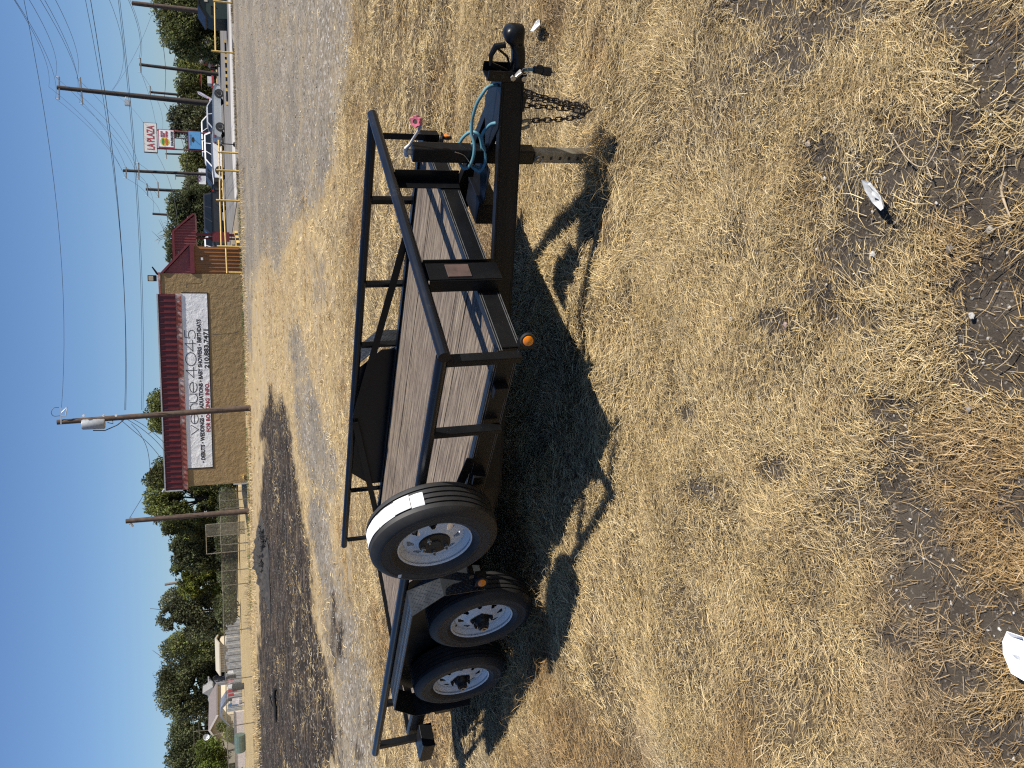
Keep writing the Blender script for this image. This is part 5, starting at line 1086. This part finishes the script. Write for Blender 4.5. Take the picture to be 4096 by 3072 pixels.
# ---------------------------------------------------------------- trees
def tree(name, label, base, Y, blobs, dens=1.0, col=(.075,.085,.03), leaf=.30, hang=0., trunk_r=.22, seed=0, bare=None, group='trees beyond the lot'):
    """base: photo row of the trunk; blobs: (x, y, half height, half width) of crown lobes at distance Y"""
    leaf *= .8; r = np.random.default_rng(seed+5); k = Y/FPX; p = at(880, base, Y); gzv = float(gz(Y)); root = Vector((p.x, Y, gzv)); e = empty(name, root, label, 'tree', group)
    cs = []; V = []; C = []
    if name == 'shade_tree':
        ya, yb = min(b[1]-b[3]*.7 for b in blobs), max(b[1]+b[3]*.7 for b in blobs); xg = float(topix(np.array([[p.x, Y, gzv]]))[0][0])
        xl = max(b[0]+b[2]*.5 for b in blobs)
        for q in range(3):
            hx_ = (xg-xl)*.55+12; blobs = list(blobs)+[(xg-hx_*.55, ya+(yb-ya)*(q+.5)/3, hx_, max(18, (yb-ya)*.24))]
    for (x, y, hx, hy) in blobs:
        c = np.array(at(x, y, Y)-root); R = np.array([hy*k, (hx+hy)/2*k*.9, hx*k]); cs.append((c, R))
        R = R*1.12; n = int(dens*13.*(hx*hy*math.pi*k*k)/(leaf*leaf*.5)); n = min(n, 14000)
        d = r.normal(size=(n, 3)); d /= np.linalg.norm(d, axis=1)[:, None]; rad = r.uniform(0, 1, n)**.42
        # lumpy outline and gaps
        q = d*3.1+np.array([x*.13, y*.17, seed]); lump = .72+.5*fbm(q[:, 0]+q[:, 2]*.7, q[:, 1]-q[:, 2]*.6, seed+3, 3)
        P = c+d*R*(rad*lump)[:, None]; w = P/ (2.6*leaf)
        g = fbm(w[:, 0]*.42+w[:, 1]*.2, w[:, 2]*.42, seed+9, 3)
        ok = g > .34; V.append(P[ok]); C.append(g[ok])
    P = np.concatenate(V); g = np.concatenate(C); P[:, 2] = np.maximum(P[:, 2], .15); n = len(P)
    a = r.normal(size=(n, 3)); a[:, 2] -= hang*1.5; a /= np.linalg.norm(a, axis=1)[:, None]; b = np.cross(a, r.normal(size=(n, 3))); b /= np.linalg.norm(b, axis=1)[:, None]
    s = leaf*r.uniform(.55, 1.25, n)[:, None]; Q = np.stack([P-a*s*.6, P+b*s*.32, P+a*s*.6, P-b*s*.32], 1).reshape(-1, 3)
    F = np.arange(n*4).reshape(-1, 4); c = np.array(col)*(r.uniform(.6, 1.4, (n, 1)))*(.65+1.0*sstep(.38, .66, g))[:, None]; c = c*(1+r.normal(0, .06, (n, 3)))
    o = fastmesh('crown', Q, F, MLEAF, {'Col': np.repeat(np.clip(c, .005, 1), 4, 0)}, parent=e)
    m = MB(); top = max(c[2] for c, R in cs); cx = np.mean([c for c, R in cs], 0)
    fork = Vector((cx[0]*.3, cx[1]*.3, max(.8, min(c[2]-R[2]*.3 for c, R in cs)*.8))); m.tube([(0, 0, -.2), fork*.5+Vector((.1, 0, 0)), fork], [trunk_r*1.25, trunk_r, trunk_r*.8], 8)
    for c, R in cs:
        cv = Vector(c); m.tube([fork, fork.lerp(cv, .5)+Vector((r.normal()*.2, 0, .3)), cv, cv+Vector((r.normal()*R[0]*.4, 0, R[2]*.6))], [trunk_r*.6, trunk_r*.42, trunk_r*.25, .03], 6)
        for q in range(3):
            dd = Vector((r.normal()*R[0], r.normal()*R[1], abs(r.normal())*R[2]))*.55; m.tube([cv*.8+fork*.2, cv+dd*.5, cv+dd], [trunk_r*.25, .05, .02], 5)
    m.build('trunk', MBARK, e, smooth=60)
    if bare:
        m = MB()
        for (x0, y0, x1, y1) in bare:
            p0, p1 = at(x0, y0, Y)-root, at(x1, y1, Y)-root; m.tube([p0, p0.lerp(p1, .5)+Vector((r.normal()*.15, 0, r.normal()*.1)), p1], [.07, .045, .015], 5)
            for q in range(4):
                t = r.uniform(.3, .95); s = p0.lerp(p1, t); m.tube([s, s+Vector((r.normal()*.7, r.normal()*.4, abs(r.normal())*.6+.2))], [.03, .01], 4)
        m.build('bare_branches', MARM, e)
    return e
OL = (.100,.110,.042); DK = (.078,.090,.042); YG = (.115,.130,.040); GY = (.104,.112,.060)
tree('shade_tree', 'large dense olive tree at the right edge behind the pipe fence', 110, 82, [(715,40,85,80),(725,130,75,75),(760,195,55,45),(690,-40,80,60),(785,90,40,90)], 1.0, OL, .30, seed=1)
tree('shade_tree', 'light green tree behind the pole with the green tag', 300, 112, [(770,280,55,48),(745,255,40,30),(790,320,40,40)], .8, YG, .32, seed=2)
tree('shade_tree', 'grey green tree between the green tagged pole and the tallest pole', 370, 112, [(765,345,55,40),(780,400,50,40),(745,372,30,30)], .8, OL, .34, seed=3)
tree('shade_tree', 'loose tree behind the silver sedan left of the tallest pole', 470, 110, [(745,450,60,50),(770,500,60,50),(715,470,40,45),(790,560,40,40),(705,520,25,25)], .75, GY, .34, seed=4)
tree('shade_tree', 'small far tree behind the blue sign panel', 590, 135, [(785,590,40,60),(800,640,30,40)], .9, DK, .36, seed=5)
tree('shade_tree', 'rounded tree above the white banner sign', 665, 135, [(775,660,45,40),(790,700,40,50),(760,640,35,25)], .9, OL, .36, seed=6)
tree('shade_tree', 'scrubby tree left of the banner sign', 735, 122, [(795,735,50,35),(780,760,45,30)], .8, GY, .34, seed=7)
tree('shade_tree', 'broad dark tree behind the large black vehicle', 830, 104, [(740,815,65,50),(780,850,70,60),(800,780,50,45),(720,850,45,40)], 1.0, DK, .33, seed=8)
tree('shade_tree', 'dark tree with bare grey twigs behind the red canopy', 950, 104, [(735,930,60,50),(700,985,35,35),(800,900,60,60),(690,1030,22,30),(780,1000,70,60)], .9, DK, .33, seed=9, bare=((720,925,628,945),(715,935,640,925),(715,915,655,890),(710,950,660,985),(722,930,625,960)))
tree('shade_tree', 'leafy tree top showing above the mansard beside the transformer pole', 1600, 72, [(660,1600,60,45),(640,1650,50,40),(700,1560,40,35),(645,1700,45,30)], .8, YG, .24, seed=10)
tree('shade_tree', 'leafy tree top above the left end of the mansard', 1880, 72, [(660,1870,50,40),(640,1915,55,40),(620,1900,30,25),(690,1820,30,35)], .8, OL, .24, seed=11)
tree('shade_tree', 'tall drooping green tree at the left corner of the tan building', 1995, 76, [(680,1985,85,45),(770,1958,95,32),(845,1990,60,55),(720,2030,100,50),(650,2020,60,40),(790,2000,70,50),(820,2060,60,40)], 1.0, YG, .25, hang=.8, seed=12)
tree('shade_tree', 'dark leafy tree just behind the bare pole', 2090, 78, [(720,2090,75,40),(790,2110,80,45),(680,2110,30,30)], 1.0, OL, .26, seed=13)
tree('shade_tree', 'dense hanging dark tree behind the tall mesh panel', 2190, 80, [(770,2170,75,60),(810,2230,70,60),(730,2210,45,50),(840,2140,50,50)], 1.0, DK, .28, hang=.6, seed=14)
tree('shade_tree', 'bright yellowish green tree left of the mesh panel', 2290, 86, [(740,2270,50,40),(790,2310,70,55),(770,2350,50,40),(840,2280,40,40)], 1.0, (.105,.118,.026), .28, seed=15)
tree('shade_tree', 'airy tree with pale leaf edges left of the far pole', 2440, 88, [(720,2400,70,50),(760,2450,90,60),(690,2470,50,45),(800,2510,70,50),(820,2400,60,60)], .9, GY, .26, seed=16)
tree('shade_tree', 'olive tree top between the airy tree and the huge round tree', 2560, 100, [(710,2590,55,50),(740,2560,50,40)], .9, OL, .30, seed=17)
tree('shade_tree', 'huge round grey green tree over the grey roofed house', 2740, 104, [(750,2700,95,75),(720,2780,80,65),(800,2650,70,60),(770,2820,75,55),(820,2740,50,70),(680,2740,40,55)], 1.0, (.078,.085,.040), .30, seed=18)
tree('shade_tree', 'dark tree behind the beige gabled house', 2920, 108, [(770,2900,75,50),(740,2950,60,50),(800,2980,70,60),(720,3030,50,50)], 1.0, DK, .32, seed=19)
tree('shade_tree', 'dark tree at the far left edge', 3090, 108, [(780,3080,75,60),(745,3120,60,50)], 1.0, DK, .32, seed=20)
tree('young_tree', 'light green young tree in front of the beige house at the left edge', 3010, 84, [(840,3000,50,45),(860,3050,55,45),(825,3040,35,30)], .9, (.10,.125,.03), .24, trunk_r=.1, seed=21)
for i, (x, y, hx, hy, YY, lb) in enumerate(((905,2040,35,80,70,'dark shrubs under the trees beyond the tan building corner'), (905,2180,38,80,72,'long dark hedge shadowed by the hanging tree'), (900,2430,45,50,74,'dark bushy shrub left of the pale house wall'), (905,2300,30,60,84,'shrubs growing against the pale house wall'))):
    tree('shrub', lb, y, YY, [(x, y, hx, hy), (x+10, y+30, hx*.8, hy*.7)], 1.0, DK, .24, trunk_r=.06, seed=30+i, group='shrubs behind the fence')
tree('shrub', 'small green shrub in the yard of the beige house', 2935, 78, [(918, 2935, 22, 28)], 1.0, YG, .16, trunk_r=.04, seed=40, group='shrubs behind the fence')
tree('shrub', 'spindly shrub against the beige gable wall', 2905, 82, [(890, 2905, 22, 20)], .8, OL, .16, trunk_r=.04, seed=41, group='shrubs behind the fence')

# ---------------------------------------------------------------- houses, sheds and yard things behind the field
MBEIGE = simple('beige_siding', (.62,.54,.40), .8, var=.05); MBEIGE2 = simple('pale_clapboard', (.42,.38,.30), .85, var=.1); MSHING = simple('grey_brown_shingles', (.16,.135,.13), .9, var=.25, scale=6); MGROOF = simple('light_grey_roof', (.24,.24,.24), .85, var=.2)
MGREYW = simple('grey_wall', (.20,.205,.22), .85, var=.1); MCORR = simple('pale_corrugated_sheet', (.46,.48,.50), .6, .2, var=.15, scale=3); MWSH = simple('white_sheet_metal', (.80,.82,.83), .5); MTRIM = simple('white_house_trim', (.66,.60,.58), .7)
def house(name, xb, y0, y1, xe, xp, Y, depth, wall, roof, label, gable_front=True, cat='house', sign=1):
    """front wall from photo rows y1 (left) to y0 (right), eaves at photo column xe, ridge at xp, base on the ground at distance Y"""
    z = float(gz(Y)); L = at(xe, y1, Y); R_ = at(xe, y0, Y); o = Vector((L.x, Y, z)); w = R_.x-L.x; he = (L.z+R_.z)/2-z; hr = at(xp, (y0+y1)/2, Y).z-z
    e = empty(name, o, label, cat); m = MB(); ov = .25
    if gable_front:
        m.prism([(0, 0), (w, 0), (w, he), (w/2, hr), (0, he)], lambda u, v, d: (u, d, v), 0, depth); m.build('wall', wall, e)
        for s in (0, 1):
            x0 = -ov if s == 0 else w+ov; m = MB(); sl_ = (hr-he)/(w/2); ze = he-ov*sl_
            m.hexa([(x0, -.3, ze), (w/2, -.3, hr+.0), (w/2, depth+.3, hr), (x0, depth+.3, ze), (x0, -.3, ze+.14), (w/2, -.3, hr+.14), (w/2, depth+.3, hr+.14), (x0, depth+.3, ze+.14)]); m.build('roof', roof, e)
            m = MB(); m.hexa([(x0, -.34, ze-.06), (w/2, -.34, hr-.06), (w/2, -.305, hr-.06), (x0, -.305, ze-.06), (x0, -.34, ze+.13), (w/2, -.34, hr+.13), (w/2, -.305, hr+.13), (x0, -.305, ze+.13)]); m.build('barge_board', MTRIM, e)
    else:
        m.box(0, w, 0, depth, 0, he); m.build('wall', wall, e); m = MB()
        m.prism([(-ov, he-.05), (depth/2, hr), (depth+ov, he-.05), (depth+ov, he+.07), (depth/2, hr+.14), (-ov, he+.07)], lambda u, v, d: (d, u, v), -ov, w+ov); m.build('roof', roof, e)
    return e, w, he, hr
def win(e, x0, x1, z0, z1, y=-.02):
    m = MB(); m.box(x0-.06, x1+.06, y-.03, y+.02, z0-.06, z1+.06); f = m.build('window', MTRIM, e); m = MB(); m.box(x0, x1, y-.05, y-.032, z0, z1); m.build('pane', MGLASSD, f)
H1, w, he, hr = house('gabled_house', 930, 2867, 2958, 867, 839, 86, 9, MBEIGE, MSHING, 'beige house with a sunlit gable and brown shingle roof at left'); win(H1, w*.55, w*.72, .9, 1.9)
m = MB(); m.hexa([(-3.2,1.5,0),(-.02,1.5,0),(-.02,8,0),(-3.2,8,0),(-3.2,1.5,he-.25),(-.02,1.5,he+.1),(-.02,8,he+.1),(-3.2,8,he-.25)]); m.build('side_wing', MBEIGE2, H1)
H2, w, he, hr = house('grey_house', 930, 2736, 2822, 853, 822, 100, 8, MGREYW, MGROOF, 'grey walled house with pale grey gable roof under the huge tree', False)
m = MB(); m.prism([(w*.45, he), (w*.95, he), (w*.72, hr+.3)], lambda u, v, d: (u, d, v), -.6, 3); m.build('roof_gable', MGROOF, H2); win(H2, .5, 1.1, .9, 1.8)
H3, w, he, hr = house('pale_house', 930, 2290, 2392, 870, 846, 90, 9, MBEIGE2, MSHING, 'pale clapboard house half hidden by the yellowish green tree'); win(H3, w*.62, w*.75, hr*.5, hr*.5+.5)
H4, w, he, hr = house('garden_shed', 930, 2580, 2690, 880, 867, 84, 3.2, MBEIGE, MBEIGE2, 'beige garden shed with a long pale roof and a sunlit end', False, cat='shed')
for k in range(11): 
    m = MB(); x = w*(k+.5)/11; m.box(x-.03, x+.03, -.03, .0, 0, he-.06); m.build('wall_batten', MBEIGE2, H4)
m = MB(); m.box(w, w+.03, .2, 3.0, .02, he-.05); m.build('door', MBEIGE, H4)
ws = Vector((at(900, 2545, 92).x, 92, float(gz(92)))); WS = empty('white_carport', ws, 'white sheet metal carport behind the airy tree', 'shed')
a = at(870, 2540, 92)-ws; b = at(862, 2470, 92)-ws
for k in range(6):
    x0 = a.x+(b.x-a.x)*k/6; x1 = a.x+(b.x-a.x)*(k+.72)/6; m = MB(); m.box(x0, x1, 0, .08, .35, b.z); m.build('sheet_panel', MWSH, WS)
m = MB(); m.box(a.x-.2, b.x+.2, -.3, 4, b.z, b.z+.1); m.build('roof', MWSH, WS); m = MB(); m.box(a.x, b.x, .1, 4, 0, .35); m.build('base', MGREYW, WS)
cw0 = at(900, 2850, 78); cw1 = at(900, 2480, 78); cb = Vector((cw0.x, 78, float(gz(78)))); CW = empty('sheet_fence', cb, 'pale corrugated sheet fence in front of the yards at left', 'fence')
n_ = 26; wdt = (cw1.x-cw0.x)/n_
for k in range(n_):
    h = 1.15+.12*math.sin(k*2.1)+(.15 if k % 5 == 0 else 0); m = MB(); o_ = .05*(k % 2); m.box(k*wdt, k*wdt+wdt*.94, o_, o_+.03, 0, h)
    for q in range(3): x = k*wdt+wdt*(q+.5)/3; m.box(x-.03, x+.03, o_-.03, o_, 0, h)
    m.build('sheet_panel', MCORR, CW)
lw0 = at(900, 3080, 74); lw1 = at(900, 2855, 74); lb = Vector((lw0.x, 74, float(gz(74)))); LW = empty('block_wall', lb, 'low white block wall in front of the beige gabled house', 'wall')
m = MB(); m.box(0, lw1.x-lw0.x, 0, .2, 0, .75); m.build('wall', MTRIM, LW); m = MB(); m.box(-.05, lw1.x-lw0.x+.05, -.05, .25, .75, .82); m.build('cap', MGREYW, LW)
# clothes line and clutter in the yard
yb = Vector((at(900, 2760, 75).x, 75, float(gz(75)))); YC = empty('clothes_line', yb, 'clothes line hung with red, blue and white laundry in the yard', 'laundry')
m = MB(); m.cyl((-1.6, 0, 0), (-1.6, 0, 1.25), .03, 6); m.cyl((1.7, 0, 0), (1.7, 0, 1.25), .03, 6); m.tube([(-1.6, 0, 1.23), (0, 0, 1.17), (1.7, 0, 1.23)], .01, 5); m.build('line', MWIRE, YC)
CL = [simple('red_cloth', (.42,.03,.04), .9), simple('blue_cloth', (.05,.16,.34), .9), MWSH, simple('dark_cloth', (.03,.03,.035), .9), simple('pink_cloth', (.5,.25,.28), .9)]
for k, (x, w_, h, c) in enumerate(((-1.35,.32,.7,1),(-.9,.3,.55,3),(-.5,.25,.5,0),(-.15,.3,.75,0),(.25,.35,.6,2),(.7,.25,.5,4),(1.05,.35,.7,3),(1.45,.25,.5,2))):
    m = MB(); m.hexa([(x-w_/2,-.02,1.2-h),(x+w_/2,.0,1.2-h+.05),(x+w_/2,.03,1.2-h+.05),(x-w_/2,.02,1.2-h),(x-w_/2*.8,-.01,1.2),(x+w_/2*.8,-.01,1.2),(x+w_/2*.8,.01,1.2),(x-w_/2*.8,.01,1.2)]); m.build('garment', CL[c], YC)
def yard(name, y, Y, build_, label, cat):
    b = Vector((at(900, y, Y).x, Y, float(gz(Y)))); e = empty(name, b, label, cat); build_(e); return e
def chair_(e):
    m = MB(); m.box(-.25, .25, -.25, .25, .38, .43); m.box(-.25, .25, .2, .25, .43, .95)
    for x in (-.22, .22):
        for y in (-.22, .22): m.box(x-.025, x+.025, y-.025, y+.025, 0, .38)
    m.build('frame', MTRIM, e)
def trunk_(e):
    m = MB(); m.tube([(0, 0, -.2), (.2, 0, 1.6), (-.1, 0, 3.4)], [.3, .22, .2], 8); m.build('bole', MBARK, e)
def tarp_(e):
    m = MB(); m.prism([(-1.4, .9), (-1.0, 1.5), (-.3, 1.9), (.5, 1.8), (1.2, 1.3), (1.4, .8), (1.25, .8), (.45, 1.6), (-.3, 1.7), (-.95, 1.3)], lambda u, v, d: (u, d, v), -1.2, 1.2); m.build('sheet', CTARP, e)
    for x in (-1.3, -.3, 1.25): MB().cyl((x, -1.1, 0), (x, -1.1, .85 if abs(x) > 1 else 1.7), .03, 6).build('hoop', MGALV, e)
CTARP = simple('silver_tarpaulin', (.20,.22,.26), .35, .3, var=.4, scale=1.2)
yard('tarpaulin_shelter', 2832, 83, tarp_, 'silver tarpaulin hoop shelter beside the grey house', 'shelter')
yard('garden_chair', 2815, 72, chair_, 'white garden chair beyond the fence left of the laundry', 'chair')
def bin_(e): m = MB(); m.lathe([(0, 0), (.25, 0), (.3, .85), (.32, .9), (0, .95)], lambda x, y, h: (x, y, h), 14); m.build('bin', simple('dark_plastic', (.03,.035,.04), .5), e)
yard('rubbish_bin', 2755, 71, bin_, 'dark round rubbish bin under the laundry', 'bin')
def tank_(e): m = MB(); m.tube([(-.7, 0, .45), (.7, 0, .45)], .42, 14); m.box(-.6, .6, -.2, .2, 0, .2); m.build('tank', simple('pale_green_plastic', (.09,.15,.13), .5), e)
yard('water_tank', 2982, 72, tank_, 'pale green tank lying beside the yard wall', 'tank')
def dish_(e): m = MB(); m.cyl((0, 0, 0), (0, 0, 3.2), .04, 6); m.build('mast', MGALV, e); m = MB(); m.lathe([(0, .02), (.2, .0), (.3, -.07)], lambda x, y, h: (x, h-.2, 3.2+y), 16); m.build('dish', MWSH, e)
yard('satellite_dish', 2932, 84, dish_, 'white satellite dish on the beige gable wall', 'dish')
def ant_(e):
    t = at(775, 2926, 88)-e.location; m = MB(); m.cyl((0, 0, 0), (t.x, 0, t.z), .035, 6); m.build('mast', MGALV, e); m = MB()
    for k, (z, l) in enumerate(((0, 1.3), (-.5, .8))): m.cyl((t.x-l, 0, t.z+z), (t.x+l, 0, t.z+z), .02, 5)
    m.tube([(t.x, 0, t.z-.2), (t.x-1.5, 0, t.z-2.2)], .012, 5); m.build('antenna_rods', MGALV, e)
yard('antenna_mast', 2920, 88, ant_, 'tall thin television antenna mast above the beige gable', 'antenna')
# dark green dumpster-like shed at the right edge and dark fence panels by the street
gs = Vector((at(900, 75, 60).x, 60, float(gz(60)))); GS = empty('green_shed', gs, 'dark green metal shed with sloping roof cut by the right edge', 'shed')
def gsx(x, y): p = at(x, y, 60)-gs; return p.x, p.z
q = [gsx(912, 76), gsx(855, 74), gsx(825, 62), gsx(800, 18), gsx(799, -90), gsx(912, -90)]; zb = .02; q[0] = (q[0][0], zb); q[-1] = (q[-1][0], zb)
m = MB(); m.prism(q, lambda u, v, d: (u, d, v), 0, 2); m.build('wall', MGREEN, GS)
m = MB(); a, b = gsx(797, 20), gsx(826, 66); c = gsx(797, -90); m.hexa([(b[0],-.15,b[1]),(a[0],-.15,a[1]),(a[0],2.1,a[1]),(b[0],2.1,b[1]),(b[0]-.05,-.15,b[1]+.1),(a[0],-.15,a[1]+.12),(a[0],2.1,a[1]+.12),(b[0]-.05,2.1,b[1]+.1)]); m.hexa([(a[0],-.15,a[1]),(c[0],-.15,c[1]),(c[0],2.1,c[1]),(a[0],2.1,a[1]),(a[0],-.15,a[1]+.12),(c[0],-.15,c[1]+.12),(c[0],2.1,c[1]+.12),(a[0],2.1,a[1]+.12)]); m.build('roof', MBLK, GS)
a, b = gsx(830, 8), gsx(815, -2); m = MB(); m.box(a[0], b[0], -.04, 0, a[1], b[1]); m.build('notice_plate', MBEIGE2, GS)
a, b = gsx(862, 30), gsx(843, 24); m = MB(); m.box(a[0], b[0], -.05, 0, a[1], b[1]); m.box(a[0]-.5, b[0], -.05, 0, b[1]-.08, b[1]); m.build('hinge_bar', MBLK, GS)
df0 = at(880, 195, 104); df1 = at(880, 60, 104); db = Vector((df0.x, 104, float(gz(104)))); DF = empty('board_fence', db, 'dark grey board fence along the street under the big tree', 'fence')
n_ = 22
for k in range(n_): m = MB(); wd_ = (df1.x-df0.x)/n_; m.box(k*wd_, k*wd_+wd_*.95, .02*(k % 2), .02*(k % 2)+.03, 0, 1.55+.06*math.sin(k*2.3)); m.build('board', MGREYW, DF)
rh = Vector((at(880, 262, 116).x, 116, float(gz(116)))); RH, w, he, hr = house('tan_house', 930, 215, 300, 810, 760, 116, 8, MBEIGE2, MSHING, 'tan house glimpsed between the big tree and the light green tree', False)
wf0 = at(880, 520, 112); wf1 = at(880, 250, 112); wb = Vector((wf0.x, 112, float(gz(112)))); WF = empty('slat_fence', wb, 'pale low slat fence along the far side of the street', 'fence')
n_ = 40
for k in range(n_): m = MB(); wd_ = (wf1.x-wf0.x)/n_; m.box(k*wd_, k*wd_+wd_*.8, 0, .03, 0, 1.15); m.build('slat', MCORR, WF)

# ---------------------------------------------------------------- debris and litter on the lot
def char_log():
    a = gpt(1105, 2755); b = gpt(1108, 2888); e = empty('charred_log', a, 'charred black log lying on the burnt patch', 'log'); m = MB(); d = b-a
    up = Vector((0, 0, .05)); m.tube([up, up+d*.25+Vector((0, .1, .03)), up+d*.55, up+d*.8+Vector((0, -.1, 0)), up*.6+d], [.07, .065, .07, .05, .02], 8); m.tube([d*.35+up, d*.5+Vector((.3, .4, .22)), d*.8+Vector((.2, .5, .12))], [.04, .03, .015], 6); m.build('wood', MCHAR, e, smooth=50); return e
MCHAR = simple('charcoal', (.008,.008,.008), .9, var=.5, scale=20); char_log()
def ash_heap():
    c = gpt(1060, 2240); rr = np.random.default_rng(3); e = empty('ash_heap', c, 'heap of dark ash and charred scraps at the edge of the burnt patch', 'heap')
    L = (gpt(1060, 2110)-gpt(1060, 2330)).length/2; m = MB(); n, k = 120, 24; V = []
    for i in range(n+1):
        for j in range(k+1):
            u, v = i/n*2-1, j/k*2-1; h = max(0, (1-u*u)*(1-v*v))*(.10+.55*float(fbm(u*9, v*5, 4))**1.5+.16*float(fbm(u*40, v*22, 8, 2))); V.append((u*L+.5*v, v*2.6, h-.02))
    m.add(V, [(i*(k+1)+j, (i+1)*(k+1)+j, (i+1)*(k+1)+j+1, i*(k+1)+j+1) for i in range(n) for j in range(k)]); m.build('ash', simple('ash', (.032,.029,.027), .95, var=.6, scale=5), e)
    m = MB()
    for _ in range(420):
        x, y = rr.uniform(-L*.9, L*.9), rr.uniform(-1.6, 1.2); s = rr.uniform(.03, .16); a = rr.uniform(0, 3.1); z = .12*(1-abs(x)/L)+.05; dv = Vector((math.cos(a)*s, math.sin(a)*s, rr.uniform(-.05, .12))); p = Vector((x, y, z+.04)); m.bar(p-dv, p+dv, s*.4, s*.25)
    o = m.build('scraps', MCHAR, e, kind='stuff')
ash_heap()
def paper(name, pts, lift, mat, label, seed, curl=.02, cat='litter'):
    P = [gpt(x, y) for x, y in pts]; c = sum(P, Vector())/len(P); rr = np.random.default_rng(seed); m = MB(); V = [(0, 0, lift+curl)]; F = []
    n = len(P); rings = 4
    for i in range(1, rings+1):
        for p in P:
            q = (p-c)*(i/rings); V.append((q.x, q.y, lift+rr.uniform(-curl, curl)*(.5+.5*i/rings)+ (curl*.6 if i == rings else 0)))
    for k in range(n): F.append((0, 1+k, 1+(k+1) % n))
    for i in range(rings-1):
        for k in range(n): F.append((1+i*n+k, 1+(i+1)*n+k, 1+(i+1)*n+(k+1) % n, 1+i*n+(k+1) % n))
    m.add(V, F); o = m.build(name, mat); o.location = c+Vector((0, 0, float(mound(c.x, c.y)))); tag(o, label, cat); s = o.modifiers.new('thick', 'SOLIDIFY'); s.thickness = .002; return o
paper('paper_sheet', [(4028,2560),(4050,2520),(4130,2540),(4160,2640),(4130,2720),(4070,2690),(4030,2610)], .035, MPAPER, 'crumpled white paper sheet cut by the bottom edge of the lot', 1, .012)
paper('paper_scrap', [(2164,125),(2180,90),(2196,82),(2204,105),(2190,128),(2172,132)], .03, MPAPER, 'small crumpled white paper scrap in front of the coupler', 2, .02)
MCLEAR = simple('cloudy_plastic_film', (.50,.51,.51), .22, var=.3, scale=40)
paper('plastic_shard', [(3530,725),(3550,735),(3590,790),(3618,840),(3600,848),(3560,815),(3540,770)], .02, MCLEAR, 'clear crumpled plastic strip on bare soil in the foreground', 3, .014)
def stone(x, y, s, label, col, seed):
    p = gpt(x, y); rr = np.random.default_rng(seed); m = MB(); n = 10; V = []; F = []
    for i in range(7):
        ph = math.pi*i/6
        for k in range(n):
            t = 2*math.pi*k/n; r = s*(1+.22*(rr.uniform()-.5)*2); V.append((r*math.sin(ph)*math.cos(t)*1.2, r*math.sin(ph)*math.sin(t), r*math.cos(ph)*.75))
    for i in range(6):
        for k in range(n): F.append((i*n+k, i*n+(k+1) % n, (i+1)*n+(k+1) % n, (i+1)*n+k))
    o = m.add(V, F).build('stone', simple('stone_%d' % seed, col, .9, var=.2, scale=60), smooth=35); o.location = p+Vector((0, 0, s*.3+float(mound(p.x, p.y)))); tag(o, label, 'stone'); return o
ST = ((3800,995,.011,'grey round stone on the bare soil below the plastic strip',(.20,.18,.155)), (3960,920,.010,'pale stone among straw near the bottom edge',(.42,.38,.31)), (3512,1018,.009,'small white angular stone below the clear plastic strip',(.6,.58,.54)),
      (3268,580,.011,'tan pebble at the upper edge of the soil patch',(.40,.32,.24)), (3310,715,.007,'white pebble on the soil beside the tan pebble',(.6,.57,.52)), (2920,1280,.012,'chalky white stone in the straw below the trailer shadow',(.6,.56,.5)), (3145,1300,.011,'pinkish stone in the straw right of the chalky one',(.38,.27,.23)), (3855,1262,.009,'white pebble alone on the bare soil patch',(.6,.57,.52)), (3065,1640,.008,'pale stone in thin straw at the middle of the foreground',(.55,.52,.47)), (2476,1735,.010,'white stone beside the tip of the trailer shadow',(.55,.5,.45)), (3850,1640,.008,'grey pebble at the lower edge of the bare soil',(.30,.27,.24)))
for i, s_ in enumerate(ST): stone(s_[0], s_[1], s_[2]*.95, s_[3], tuple(c*.72 for c in s_[4]), 100+i)
def twig(P, r, label):
    pts = [gpt(x, y) for x, y in P]; a = pts[0]; m = MB(); m.tube(spline([p-a+Vector((0, 0, .012+float(mound(p.x, p.y)))) for p in pts], 6), r, 6); o = m.build('twig', MTWIG, smooth=60); o.location = a; tag(o, label, 'twig'); return o
MTWIG = simple('dry_twig_wood', (.40,.31,.20), .8, var=.2, scale=40)
twig([(4046,690),(4025,760),(4040,815),(4060,870)], .003, 'thick pale curved twig on the soil at the bottom edge'); twig([(3600,520),(3680,640),(3740,670),(3790,600),(3800,560)], .002, 'forked thin twig arching over the bare soil'); twig([(3750,670),(3770,720)], .002, 'short twig end beside the forked twig')
twig([(3940,1480),(3990,1440),(4030,1380)], .0018, 'thin straight twig on the dark soil patch')
